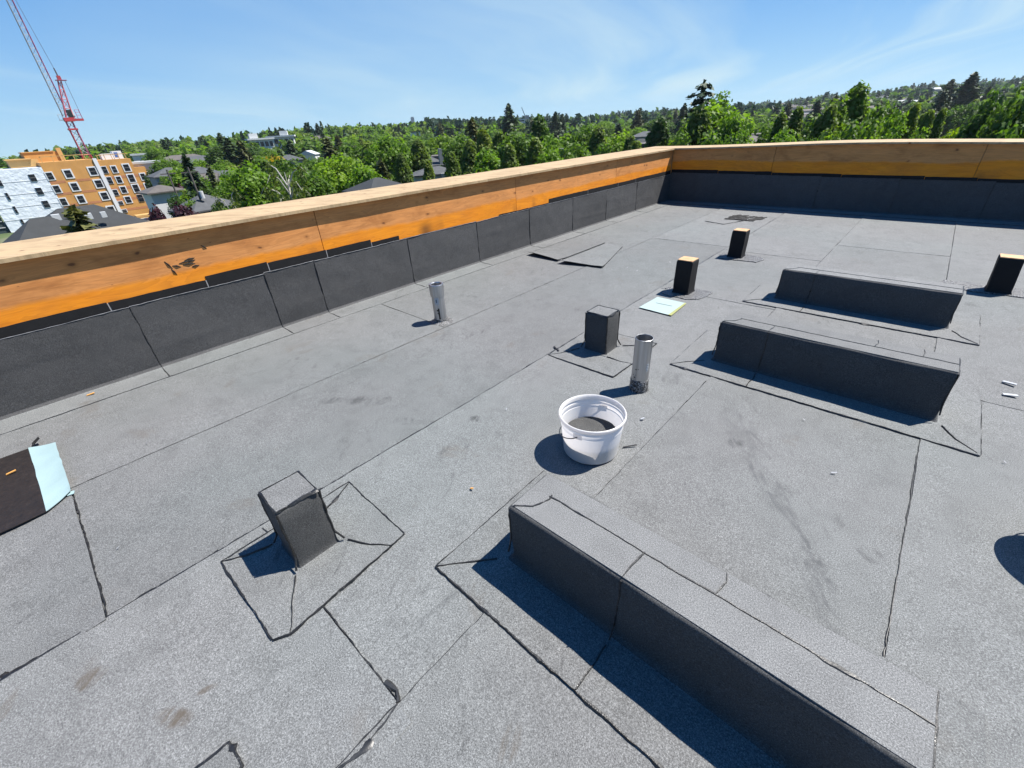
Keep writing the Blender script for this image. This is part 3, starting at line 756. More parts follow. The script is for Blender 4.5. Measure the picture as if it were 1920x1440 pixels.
for i, (x, y) in enumerate(((-3.05, 3.1), (-2.35, 4.45), (-2.2, 4.4), (-2.05, 4.9), (-.15, 2.42), (-.02, 3.35), (-1.35, 2.95), (.25, 4.95), (-2.9, -.02), (-2.1, -.28), (-1.5, 1.5), (.62, 2.6))):
    chip('white_fleck', 'tiny white fleck of debris lying on the grey roof membrane', 'debris fleck', x, y, .011, .005, i * 47, M['chip_white'], .0015, 'white flecks scattered on the roof')

# ------------------------------------------------------------------ the two parapets
CZ = 0.935
lw = thing('parapet_wall', 'long timber parapet along the left side of the roof', 'parapet', (-4.3, 2.5, 0), 'timber parapets of the roof')
fw = thing('parapet_wall', 'timber parapet across the far side of the roof, shaded on this face', 'parapet', (2.0, 9.3, 0), 'timber parapets of the roof')
b = MB(); b.box((-4.60, -6.0, -.01), (-4.02, 9.60, CZ - .026)); b.build('framing', M['lumber'], lw)
b = MB(); b.box((-4.02, 9.02, -.01), (8.0, 9.60, CZ - .030)); b.build('framing', M['lumber'], fw)
J = [-5.5, -3.10, -.66, 1.784, 4.44, 6.92, 8.985]
for a, e in zip(J, J[1:]):
    b = MB(); b.box((-4.0195, a + .003, .30), (-4.0, e - .003, CZ - .0265)); b.build('plywood_panel', M['ply_left'], lw)
J = [-3.995, -2.22, .30, 2.74, 5.18]
def crown(x): return .045 * math.exp(-((x + 1.1) / 1.7) ** 2)
for a, e in zip(J, J[1:]):
    b = MB(); n = 10
    for i in range(n + 1):
        x = a + .003 + (e - a - .006) * i / n
        b.v += [(x, 9.0, .30), (x, 9.0, CZ - .0265 + crown(x)), (x, 9.0195, CZ - .0265 + crown(x)), (x, 9.0195, .30)]
    for i in range(n):
        for j in range(4): b.f.append((i * 4 + j, i * 4 + (j + 1) % 4, i * 4 + 4 + (j + 1) % 4, i * 4 + 4 + j)); b.m.append(0)
    b.f += [(3, 2, 1, 0), (n * 4, n * 4 + 1, n * 4 + 2, n * 4 + 3)]; b.m += [0, 0]
    b.build('plywood_panel', M['ply_far'], fw)
def cap_board(a, e, horiz, parent):
    """a cap board with a slightly wandering front edge"""
    b = MB(); n = max(6, int(abs(e - a) / .12))
    for i in range(n + 1):
        s = a + (e - a) * i / n; w = .0035 * nz(s * 1.1, 4.0 if horiz else 1.0) ; zz = .003 * nz(s * .8, 9.0)
        if horiz:
            ii, oo = 8.957 + w, 9.70; zt = CZ + zz + crown(s)
            b.v += [(s, ii, zt - .024), (s, ii, zt), (s, oo, zt), (s, oo, zt - .024)]
        else:
            ii, oo = -3.957 + w, -4.715; zt = CZ + zz
            b.v += [(ii, s, zt - .024), (ii, s, zt), (oo, s, zt), (oo, s, zt - .024)]
    for i in range(n):
        for j in range(4): b.f.append((i * 4 + j, i * 4 + (j + 1) % 4, i * 4 + 4 + (j + 1) % 4, i * 4 + 4 + j)); b.m.append(0)
    b.f += [(3, 2, 1, 0), (n * 4, n * 4 + 1, n * 4 + 2, n * 4 + 3)]; b.m += [0, 0]
    b.build('cap_board', M['cap'], parent)
J = [-6.0, -3.4, -.96, 1.48, 3.92, 6.36, 8.952]
for a, e in zip(J, J[1:]): cap_board(a + .001, e - .001, False, lw)
J = [-4.715, -3.02, -.55, 1.9, 4.3, 6.8]
for a, e in zip(J, J[1:]): cap_board(a + .001, e - .001, True, fw)
# black base strip, in lengths of about a metre, then the mineral upstand over it
JS = [(-5.2, .55), (-3.2, .56), (-2.1, .55), (-1.0, .555), (.19, .552), (.80, .580), (1.274, .570), (1.80, .566), (2.27, .54), (2.60, .50), (3.45, .49), (4.10, .508), (4.67, .505), (5.12, .553), (6.10, .556), (7.0, .552), (7.6, .558), (8.985, .55)]
for (a, z), (e, _) in zip(JS, JS[1:]):
    n = max(2, int((e - a) / .06)); b = MB()
    for i in range(n + 1):
        y = a + .004 + (e - a - .008) * i / n; zt = z + .005 * nz(y * 3, 1.7) + .003 * nz(y * 17, 2.2)
        b.v += [(-3.9995, y, .30), (-3.995, y, .30), (-3.995, y, zt), (-3.9995, y, zt)]
    for i in range(n):
        for j in range(4): b.f.append((i * 4 + j, i * 4 + (j + 1) % 4, i * 4 + 4 + (j + 1) % 4, i * 4 + 4 + j)); b.m.append(0)
    b.f += [(3, 2, 1, 0), (n * 4, n * 4 + 1, n * 4 + 2, n * 4 + 3)]; b.m += [0, 0]
    b.build('base_strip', M['primer'], lw)
for (a, z), (e, z2) in zip(JS[1:], JS[2:]):
    b = MB(); zl = min(z, JS[[q for q, _ in JS].index(a) - 1][1]); b.box((-3.9998, a - .012, .42), (-3.9965, a + .012, zl - .004)); b.build('underlay', M['underlay'], lw)
JF = [(-3.985, .575), (-3.1, .565), (-2.2, .55), (-1.2, .54), (-.2, .53), (.35, .52), (1.4, .51), (2.4, .52), (3.4, .52), (4.4, .52)]
for (a, z), (e, _) in zip(JF, JF[1:]):
    n = max(2, int((e - a) / .06)); b = MB()
    for i in range(n + 1):
        x = a + .003 + (e - a - .006) * i / n; zt = z + .005 * nz(x * 3, 7.7) + .003 * nz(x * 17, 5.2)
        b.v += [(x, 8.9995, .30), (x, 8.995, .30), (x, 8.995, zt), (x, 8.9995, zt)]
    for i in range(n):
        for j in range(4): b.f.append((i * 4 + j, i * 4 + (j + 1) % 4, i * 4 + 4 + (j + 1) % 4, i * 4 + 4 + j)); b.m.append(0)
    b.f += [(3, 2, 1, 0), (n * 4, n * 4 + 1, n * 4 + 2, n * 4 + 3)]; b.m += [0, 0]
    b.build('base_strip', M['primer'], fw)
PROF = [(0.009, 1.0), (.0095, .90), (0.010, .80), (.0105, .72), (.0107, .66), (0.011, .60), (.0113, .54), (.0116, .48), (.0118, .43), (0.012, .38), (.0122, .33), (.0124, .28), (.0127, .23), (0.013, .055), (.0165, .030), (.024, .016), (.037, .009), (.050, .0078)]
FOOT = [(.030, .0128), (.040, .0100), (.055, .0088), (.085, .0082), (.16, .0074), (.236, .0068), (.240, .0020)]
def upstand(a, e, top, horiz, parent, sd):
    b = MB(); n = max(4, int((e - a) / .05)); m = len(PROF)
    # gentle creases left by the torch
    for i in range(n + 1):
        s = a + (e - a) * i / n
        for j, (d, z) in enumerate(PROF):
            zz = z * top if j < 14 else z
            if j == 0: zz = top + .006 * nz(s * 2.3, sd) + .004 * nz(s * 19, sd)
            w = (.006 * nz(s * 2.2, zz * 4, sd) + .0022 * nz(s * 7, zz * 9, sd)) * (1 if 0 < j < 16 else .2)
            for zc in (.17, .33): w += .0045 * max(0.0, nz(s * 1.3, sd, zc * 40) + .25) * math.exp(-((zz - zc - .05 * nz(s * .9, sd, zc * 9)) / .016) ** 2) * (1 if j < 15 else 0)
            w += .004 * max(0.0, nz(sd, 3.0)) * math.exp(-((s - (a + (e - a) * (.5 + .3 * nz(sd, 8.0)))  - .06 * (zz - .25)) / .02) ** 2) * (1 if 0 < j < 16 else 0)
            dd = d + w + .003 + (.004 * nz(s * 9, sd, 3) if j == m - 1 else 0)
            b.v.append((s, 9.0 - dd, zz) if horiz else (-4.0 + dd, s, zz))
    for i in range(n):
        for j in range(m - 1):
            q = i * m + j; b.f.append((q, q + 1, q + m + 1, q + m) if not horiz else (q, q + m, q + m + 1, q + 1)); b.m.append(0)
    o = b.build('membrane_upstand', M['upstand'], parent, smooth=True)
    ft = MB(); m = len(FOOT)
    for i in range(n + 1):
        q_ = a + (e - a) * i / n
        for j, (d, z) in enumerate(FOOT):
            dd = d + (.006 * nz(q_ * 3, sd) + .003 * nz(q_ * 13, sd, 2) if j == 0 else .004 * nz(q_ * 9, sd, 3) if j > m - 3 else 0) + .003
            ft.v.append((q_, 9.0 - dd, z) if horiz else (-4.0 + dd, q_, z))
    for i in range(n):
        for j in range(m - 1):
            q = i * m + j; ft.f.append((q, q + 1, q + m + 1, q + m) if not horiz else (q, q + m, q + m + 1, q + 1)); ft.m.append(0)
    ft.build('lit_foot', M['membrane'], parent, smooth=True)  # same sheet as the upstand, split off to keep the lit tone
    # bead down the lap, along the foot and along the head
    s = MB()
    P = [((a, 9.0 - d - .004, z * top if j < 14 else z) if horiz else (-4.0 + d + .004, a, z * top if j < 14 else z)) for j, (d, z) in enumerate(PROF + FOOT[3:6])]
    P[0] = (P[0][0], P[0][1], top - .004)
    vbead(P, .0042, mb=s, wob=.004, step=.025)
    foot = [(a, 9.0 - .246, .0045), (e, 9.0 - .246, .0045)] if horiz else [(-4.0 + .246, a, .0045), (-4.0 + .246, e, .0045)]
    bead(foot, .0042, .003, mb=s)
    head = MB()
    vbead([((a + (e - a) * q / 6), 9.0 - .012, top + .002) if horiz else (-4.0 + .013, a + (e - a) * q / 6, top + .001 + .006 * nz((a + (e - a) * q / 6) * 2.3, sd)) for q in range(7)], .0026, mb=head, wob=.003)
    head.build('head_bead', M['streak'] if horiz else M['head'], o, smooth=True)
    s.build('seam_bead', M['bitumen'], o, smooth=True)
JU = [-4.9, -3.9, -2.9, -1.9, -.72, .287, 1.216, 1.656, 2.683, 3.695, 4.68, 5.69, 6.643, 7.652, 8.99]
rnd = random.Random(4)
for i, (a, e) in enumerate(zip(JU, JU[1:])): upstand(a + .001, e, .488 + .012 * rnd.random(), False, lw, i * 3.3)
JU = [-3.99, -3.45, -2.46, -1.46, -.46, .54, 1.54, 2.54, 3.54, 4.54]
for i, (a, e) in enumerate(zip(JU, JU[1:])): upstand(a + .001, e, .515 - .008 * i + .01 * rnd.random(), True, fw, 60 + i * 3.3)
# soot and torn veneer on the near plywood panel
sm = MB()
for y, z, dy, dz in ((.60, .74, .03, -.06), (.635, .70, .05, -.02), (.68, .705, .09, .004), (.70, .69, .08, -.006), (.72, .718, .07, .006), (.74, .70, .05, .01), (.62, .68, .02, -.05), (.75, .665, .05, .0), (.86, .80, .03, -.03)):
    sm.tube([(-3.9995, y, z), (-3.998, y + dy * .5, z + dz * .5 + .004), (-3.9995, y + dy, z + dz)], [.002, .006, .001], 5)
sm.build('tar_smear', M['primer'], lw)['kind'] = 'stuff'

# ================================================================== the town and hills beyond the parapets
import numpy as np
FOC = 804.5087
def sight(u, v):
    """world direction of a line of sight of the survey photo (1920 x 1440)"""
    return CR * ((u - 960) / FOC) + CDN * ((v - 720) / FOC) + CF
def at(u, v, dist):
    r = sight(u, v); h = math.hypot(r.x, r.y); return Vector((0, 0, EYE)) + r * (dist / h)
def lerp_tab(tab, x):
    if x <= tab[0][0]: return tab[0][1]
    for (a, p), (b, q) in zip(tab, tab[1:]):
        if x <= b: return p + (q - p) * (x - a) / (b - a)
    return tab[-1][1]
HILL_H = [(-180, -14), (-100, -16), (-88, -16), (-78, -11), (-70, -6), (-60, -2), (-50, -1), (-42, 0), (-32, 3), (-27, 5), (-23, 5), (-16, 11), (-10, 18), (-5, 26), (3, 32), (40, 30), (90, 5), (180, -14)]
HILL_R = [(-180, 600), (-88, 600), (-60, 620), (-50, 900), (-40, 1350), (-25, 1850), (0, 2000), (180, 2000)]
def ground(x, y):
    r = math.hypot(x, y); az = math.degrees(math.atan2(x, y))
    H, R = lerp_tab(HILL_H, az), lerp_tab(HILL_R, az)
    z0 = -18.0 + 3.5 * min(r, 165) / 165
    t = max(0.0, min(1.0, (r - 200) / (R - 200))); t = t * t * (3 - 2 * t) if R < 1000 else t ** 1.25
    bump = (0.012 * min(r, 900)) * nz(x / 140, y / 140, 2.0) * min(1, r / 300)
    z = z0 + (H - z0) * t + bump
    if r > R: z -= (r - R) * 0.01
    return z
def hit(u, v, dz=0.0):
    r = sight(u, v); h = math.hypot(r.x, r.y); d = 120.0
    while d < 4000:
        p = Vector((0, 0, EYE)) + r * (d / h)
        if p.z - dz < ground(p.x, p.y): return p, d
        d += 4
    return Vector((0, 0, EYE)) + r * (2000 / h), 2000
def ground_sheet():
    mb = MB(); rad = [3, 20, 40, 60, 80, 100, 125, 150, 180, 210, 250, 300, 350, 400, 460, 520, 580, 650, 720, 800, 900, 1000, 1150, 1300, 1450, 1600, 1750, 1850, 1950, 2050, 2300, 2800, 4000]
    n = 180
    for r in rad:
        for j in range(n):
            a = 2 * math.pi * j / n; x, y = r * math.sin(a), r * math.cos(a); mb.v.append((x, y, ground(x, y)))
    for i in range(len(rad) - 1):
        for j in range(n):
            a, b = i * n + j, i * n + (j + 1) % n; mb.f.append((a, a + n, b + n, b)); mb.m.append(0)
    m, k, b = new_mat('ground cover'); p = k.pos()
    c = k.ramp(k.noise(p, 0.05, 5, 0.6), [(0.3, (0.030, 0.050, 0.014)), (0.5, (0.055, 0.080, 0.022)), (0.62, (0.10, 0.10, 0.06)), (0.75, (0.15, 0.14, 0.12))])
    k.put(b.inputs['Base Color'], c); b.inputs['Roughness'].default_value = 0.95
    tag(mb.build('ground', m, origin=(0, 0, 0), smooth=True), kind='structure')
ground_sheet()

# ------------------------------------------------------------------ foliage
def leaf_mat(name, ca, cb, tr=0.5, vs=0.9):
    m, k, b = new_mat(name); ca = sc_(ca, .88); cb = sc_(cb, .88)
    oi = k.add('ShaderNodeObjectInfo').outputs['Random']
    n = k.noise(k.pos(), vs, 3, 0.6)
    c = k.mix(k.rng(n, 0.3, 0.7), ca, cb)
    c = k.mix(1.0, c, k.ramp(oi, [(0.0, (0.72, 0.78, 0.80)), (0.5, (1.0, 1.0, 1.0)), (1.0, (1.28, 1.16, 1.0))]), 'MULTIPLY')
    k.put(b.inputs['Base Color'], c); b.inputs['Roughness'].default_value = 0.55; b.inputs['Specular IOR Level'].default_value = 0.25
    t = k.add('ShaderNodeBsdfTranslucent'); k.put(t.inputs[0], k.mix(1.0, c, (1.25, 1.35, 0.55), 'MULTIPLY'))
    mx = k.add('ShaderNodeMixShader'); mx.inputs[0].default_value = tr
    k.l.new(b.outputs[0], mx.inputs[1]); k.l.new(t.outputs[0], mx.inputs[2]); k.l.new(mx.outputs[0], k.n['Material Output'].inputs[0])
    return m
L = {
    'maple': leaf_mat('maple leaves', (0.075, 0.140, 0.018), (0.120, 0.205, 0.026)),
    'bright': leaf_mat('bright leaves', (0.095, 0.185, 0.014), (0.155, 0.260, 0.024)),
    'street': leaf_mat('street tree leaves', (0.098, 0.152, 0.024), (0.160, 0.220, 0.040)),
    'dark': leaf_mat('dark leaves', (0.048, 0.098, 0.020), (0.080, 0.140, 0.028)),
    'spruce': leaf_mat('spruce needles', (0.026, 0.052, 0.022), (0.048, 0.080, 0.032), 0.12),
    'olive': leaf_mat('olive needles', (0.060, 0.074, 0.024), (0.095, 0.105, 0.034), 0.15),
    'birch': leaf_mat('birch leaves', (0.070, 0.105, 0.024), (0.105, 0.140, 0.034)),
    'plum': leaf_mat('plum leaves', (0.030, 0.008, 0.016), (0.060, 0.016, 0.028), 0.25),
    'yellow': leaf_mat('yellow leaves', (0.42, 0.27, 0.012), (0.55, 0.38, 0.02)),
    'lime': leaf_mat('lime leaves', (0.15, 0.21, 0.012), (0.22, 0.29, 0.018)),
    'bluegreen': leaf_mat('far conifer needles', (0.026, 0.060, 0.034), (0.044, 0.086, 0.046), 0.08),
}
M['bark'] = plain('bark', (0.085, 0.065, 0.05), 0.9, var=0.3, vscale=6)
M['white_bark'] = plain('white birch bark', (0.42, 0.40, 0.36), 0.8, var=0.25, vscale=9)
rg = np.random.default_rng(11)
def unit(n):
    v = rg.normal(size=(n, 3)); return v / np.linalg.norm(v, axis=1, keepdims=True)
def cards(P, N, size, aspect=1.5):
    """leaf-sized diamonds: one quad each, facing N, long axis random in the plane"""
    n = len(P); N = N / np.linalg.norm(N, axis=1, keepdims=True)
    t = np.cross(N, unit(n)); t /= np.linalg.norm(t, axis=1, keepdims=True) + 1e-9
    b = np.cross(N, t); s = (size * rg.uniform(0.6, 1.35, n))[:, None]
    V = np.stack([P - t * s * aspect * .5, P + b * s * .5 + N * s * .12, P + t * s * aspect * .5, P - b * s * .5 + N * s * .12], 1).reshape(-1, 3)
    return V
def mesh_from(V, name, mats, mi=None):
    n = len(V) // 4; me = bpy.data.meshes.new(name)
    me.vertices.add(len(V)); me.vertices.foreach_set('co', V.astype(np.float32).ravel())
    me.loops.add(n * 4); me.loops.foreach_set('vertex_index', np.arange(n * 4, dtype=np.int32))
    me.polygons.add(n); me.polygons.foreach_set('loop_start', np.arange(0, n * 4, 4, dtype=np.int32))
    for m in mats: me.materials.append(m)
    if mi is not None: me.polygons.foreach_set('material_index', mi.astype(np.int32))
    me.update(calc_edges=True); return me
def clumps(C, R, per, size, flat=1.0, out=None, aspect=1.5):
    P, N = [], []
    for c, r in zip(C, R):
        d = unit(per); d[:, 2] = np.abs(d[:, 2]) * 1.0 - 0.35
        d /= np.linalg.norm(d, axis=1, keepdims=True)
        rad = r * rg.uniform(0.55, 1.05, (per, 1))
        P.append(c + d * rad * np.array([1, 1, flat])); N.append(d * 0.8 + unit(per) * 0.75 + np.array([0, 0, 0.35]))
    return cards(np.concatenate(P), np.concatenate(N), size, aspect)
# every prototype has height 1 and the radius given by its kind; 'trunk' points share the unit height
def crown_round(nc, rad, z0, leaf, per, lump):
    C = []; R = []
    while len(C) < nc:
        d = unit(1)[0]; q = rg.uniform(0.35, 1.0) ** 0.5
        c = np.array([d[0] * rad * q * .86, d[1] * rad * q * .86, (z0 + 1) / 2 + d[2] * (1 - z0) / 2 * q * .86])
        t = (c[2] - z0) / (1 - z0)
        if math.hypot(c[0], c[1]) > rad * (1.05 - 0.45 * abs(t - 0.42) * 1.6): continue
        C.append(c); R.append(lump * rg.uniform(0.7, 1.25))
    return clumps(C, R, per, leaf)
def crown_column(nc, rad, z0, leaf, per, lump, shape):
    C = []; R = []
    for i in range(nc):
        t = rg.uniform(0, 1) ** 0.85; rr = rad * shape(t); a = rg.uniform(0, 2 * math.pi); q = rg.uniform(0.45, 1.0) ** 0.5
        C.append(np.array([math.cos(a) * rr * q * .85, math.sin(a) * rr * q * .85, z0 + (1 - z0) * (t * .94 + .02)])); R.append(lump * rg.uniform(.65, 1.25) * (0.55 + 0.45 * shape(t)))
    return clumps(C, R, per, leaf, 1.35)
def crown_conifer(levels, rad, z0, droop, leaf, gaps=0.0, power=0.85, along=6, irregular=0.25, fill=3):
    P, N = [], []
    for i in range(levels):
        t = i / levels; z = z0 + (1 - z0) * t; r = rad * (1 - t) ** power * rg.uniform(1 - irregular, 1 + irregular) + .012
        nb = max(4, int(9 * (1 - t) + 4)); ph = rg.uniform(0, 6.3)
        for b in range(nb):
            if rg.random() < gaps: continue
            a = ph + 2 * math.pi * b / nb + rg.uniform(-.25, .25); rb = r * rg.uniform(.65, 1.15)
            k = max(2, int(along * (0.35 + 0.75 * (1 - t))))
            for s in np.linspace(.12, 1.0, k):
                zz = z - droop * rb * s * s + .02 * rb * math.sin(3 * s)
                for _ in range(fill):
                    P.append((math.cos(a) * rb * s + rg.normal() * rb * .07, math.sin(a) * rb * s + rg.normal() * rb * .07, min(.995, zz + rg.normal() * .006)))
                    N.append((math.cos(a) * .35 + rg.normal() * .4, math.sin(a) * .35 + rg.normal() * .4, .9))
    P.append((0, 0, .985)); N.append((1, 0, .2)); P.append((0, 0, .985)); N.append((0, 1, .2))
    return cards(np.array(P), np.array(N), leaf, 1.7)
def trunk_mesh(name, limbs, mat):
    mb = MB()
    for pts, r0, r1 in limbs:
        n = len(pts); mb.tube(pts, [r0 + (r1 - r0) * i / (n - 1) for i in range(n)], 6)
    me = bpy.data.meshes.new(name); me.from_pydata(mb.v, [], mb.f); me.materials.append(mat); me.update(); return me
def limbs(h, n, spread, rise, r):
    out = [([(0, 0, 0), (.006, .004, h * .5), (0, 0, h)], r, r * .35)]
    for i in range(n):
        a = i * 2.4 + 0.4; z = h * (.30 + .6 * i / n); s = spread * (1 - .45 * i / n)
        out.append(([(0, 0, z), (math.cos(a) * s * .5, math.sin(a) * s * .5, z + rise * .45), (math.cos(a) * s, math.sin(a) * s, z + rise)], r * .45, r * .1))
    return out
egg = lambda t: (math.sin(math.pi * min(1, (t * .92 + .08)) ** .75) ** .8) * (1 - .25 * t)
PROTO = {}
def proto(kind, V, leaf, trunk, rad): PROTO.setdefault(kind, []).append((mesh_from(V, 'crown', [L[leaf]]), trunk, rad))
tk_b = trunk_mesh('trunk', limbs(.80, 9, .26, .16, .020), M['bark'])
tk_c = trunk_mesh('trunk', limbs(.90, 10, .14, .14, .016), M['bark'])
tk_s = trunk_mesh('trunk', [([(0, 0, 0), (0, 0, .5), (0, 0, .98)], .015, .002)], M['bark'])
for r_ in (.46, .36, .26, .18):
    q = (r_ / .36) ** .5; lf = .027 * q; lp = .100 * q
    for i in range(2 if r_ == .36 else 1):
        proto('maple', crown_round(130, r_, .12, lf, 84, lp), 'maple', tk_b, r_)
        proto('bright', crown_round(120, r_, .10, lf, 84, lp), 'bright', tk_b, r_)
        proto('dark', crown_round(130, r_, .08, lf, 84, lp), 'dark', tk_b, r_)
for r_ in (.22, .16, .12):
    q = (r_ / .16) ** .5; lf = .0185 * q; lp = .064 * q; dome = lambda t: (1 - t) ** .75 * .95 + .06
    for i in range(2 if r_ == .16 else 1):
        proto('street', crown_column(190, r_, .05, lf, 74, lp, egg), 'street', tk_c, r_)
        proto('cone', crown_column(190, r_, .05, lf, 74, lp, dome), 'maple', tk_c, r_)
    proto('darkcone', crown_column(190, r_, .05, lf, 74, lp, lambda t: (1 - t) ** .6 * .95 + .06), 'dark', tk_c, r_)
for r_ in (.28, .19, .13):
    proto('spruce', crown_conifer(32, r_, .05, .45, .034 * (r_ / .19) ** .5, 0, .8, 8), 'spruce', tk_s, r_)
    proto('olive', crown_conifer(32, r_, .04, .30, .036 * (r_ / .19) ** .5, 0, .75, 8), 'olive', tk_s, r_)
    proto('droop', crown_conifer(26, r_, .05, 1.0, .040 * (r_ / .19) ** .5, .15, .6, 9, .4, 3), 'spruce', tk_s, r_)
for r_ in (.34, .24): proto('cedar', crown_conifer(22, r_, .04, .14, .036 * (r_ / .30) ** .5, .06, .55, 13, .45, 4), 'spruce', tk_s, r_)
for r_ in (.42, .26):
    proto('plum', crown_round(80, r_, .16, .040, 42, .11), 'plum', tk_b, r_)
    proto('yellow', crown_round(70, r_, .12, .040, 44, .10), 'yellow', tk_b, r_)
    proto('lime', crown_round(90, r_, .10, .036, 46, .10), 'lime', tk_b, r_)
def birch():
    bl = [([(0, 0, 0), (.01, .0, .4), (-.02, .01, .75), (-.03, .02, .97)], .014, .003)]
    P, N = [], []
    for i in range(26):
        a = i * 2.4; z = .22 + .70 * i / 26; s = .30 * (1 - .55 * i / 26) * rg.uniform(.7, 1.15)
        tip = np.array([math.cos(a) * s, math.sin(a) * s, z + .13]); mid = np.array([math.cos(a) * s * .5, math.sin(a) * s * .5, z + .10])
        bl.append(([(0, 0, z), tuple(mid), tuple(tip), tuple(tip + np.array([math.cos(a) * .05, math.sin(a) * .05, -.05]))], .006, .0012))
        for q in range(30):       # hanging twigs
            f = rg.uniform(.25, 1.15); c = (mid * (1 - f) + tip * f) if f > .5 else mid * f * 2 + np.array([0, 0, z]) * (1 - f * 2) * .5
            l = rg.uniform(.04, .20)
            for s_ in np.linspace(0, 1, 5):
                P.append(c + np.array([rg.normal() * .018, rg.normal() * .018, -l * s_])); N.append(unit(1)[0] + np.array([math.cos(a), math.sin(a), 0.2]) * .4)
    return cards(np.array(P), np.array(N), .013, 2.0), trunk_mesh('trunk', bl, M['white_bark'])
for i in range(2):
    V, tkm = birch(); proto('birch', V, 'birch', tkm, .32)
CNT = {}
def tree(kind, x, y, h, rad, label, group=None, name=None, lean=(0, 0)):
    P = PROTO[kind]; CNT[kind] = CNT.get(kind, 0) + 1
    best = min(abs(math.log(q[2] / (rad / h))) for q in P); P = [q for q in P if abs(math.log(q[2] / (rad / h))) < best + .02]
    cm, tm, r0 = P[CNT[kind] % len(P)]
    names = {'maple': 'broadleaf_tree', 'bright': 'broadleaf_tree', 'street': 'street_tree', 'dark': 'broadleaf_tree', 'spruce': 'spruce_tree', 'olive': 'conifer_tree', 'cone': 'street_tree', 'darkcone': 'street_tree',
             'plum': 'plum_tree', 'droop': 'spruce_tree', 'cedar': 'cedar_tree', 'yellow': 'broadleaf_tree', 'lime': 'broadleaf_tree', 'birch': 'birch_tree'}
    t = thing(name or names[kind], label, 'tree', (x, y, ground(x, y) - 0.1), group)
    t.rotation_euler = (lean[0], lean[1], rg.uniform(0, 6.28)); s = rad / r0; t.scale = (s, s, h)
    for nm, me in (('crown', cm), ('trunk', tm)):
        o = bpy.data.objects.new(nm, me); COL.objects.link(o); o.parent = t
    return t
def sky_tree(kind, u, vtop, wpx, dist, label, group=None, hmax=40):
    p = at(u, vtop, dist); g = ground(p.x, p.y)
    a, b = sight(u - wpx / 2, vtop + 20).normalized(), sight(u + wpx / 2, vtop + 20).normalized()
    rad = a.angle(b) * dist / 2 * (1.75 if kind in ('spruce', 'olive', 'droop', 'cone', 'darkcone') else 1.55 if group in (BELT, FARB) else 1.35)
    return tree(kind, p.x, p.y, max(3.0, min(hmax, p.z - g)), rad, label, group)
BELT = 'street trees in the belt beyond the left parapet'
FARB = 'trees rising behind the far parapet'
MARKS = {BELT: [(820, 'the chimney house'), (884, 'the tall dark olive conifer'), (953, 'the tall lone spruce'), (1012, 'the conical bright green tree'), (1054, 'the slim white chimney'), (1110, 'the low white terrace'), (1160, 'the bright tree near the parapet corner')],
         FARB: [(1245, 'the dark rounded tree'), (1322, 'the large cedar'), (1408, 'the peeping brown roof'), (1500, 'the first pointed clump'), (1618, 'the tallest pointed tree'), (1700, 'the middle of the far row'), (1806, 'the lime green tree'), (1884, 'the big dark edge tree')]}
ORD = ['first', 'second', 'third', 'fourth', 'fifth', 'sixth', 'seventh', 'eighth', 'ninth', 'tenth']
def row(trees, group, split):
    """labels for a row of look-alikes: front or back rank, counted rightwards from a landmark"""
    seen = {}
    for q_, (kd, u, v, w, d) in enumerate(sorted(trees, key=lambda q: q[1])):
        if kd == 'street' and q_ % 3 == 1: kd, w = ('maple', w * 1.2) if q_ % 2 else ('bright', w * 1.1)
        rank = 'front rank' if d < split else 'back rank'
        mk = [m for x, m in MARKS[group] if x <= u] or [MARKS[group][0][1]]
        n = seen[(mk[-1], rank)] = seen.get((mk[-1], rank), 0) + 1
        look = {'street': 'olive green oval tree', 'maple': 'round green tree', 'bright': 'fresh green tree', 'dark': 'dark round tree'}[kd]
        sky_tree(kd, u, v, w, d, '%s, %s, %s rightwards from %s' % (look, rank, ORD[n - 1], mk[-1]), group)
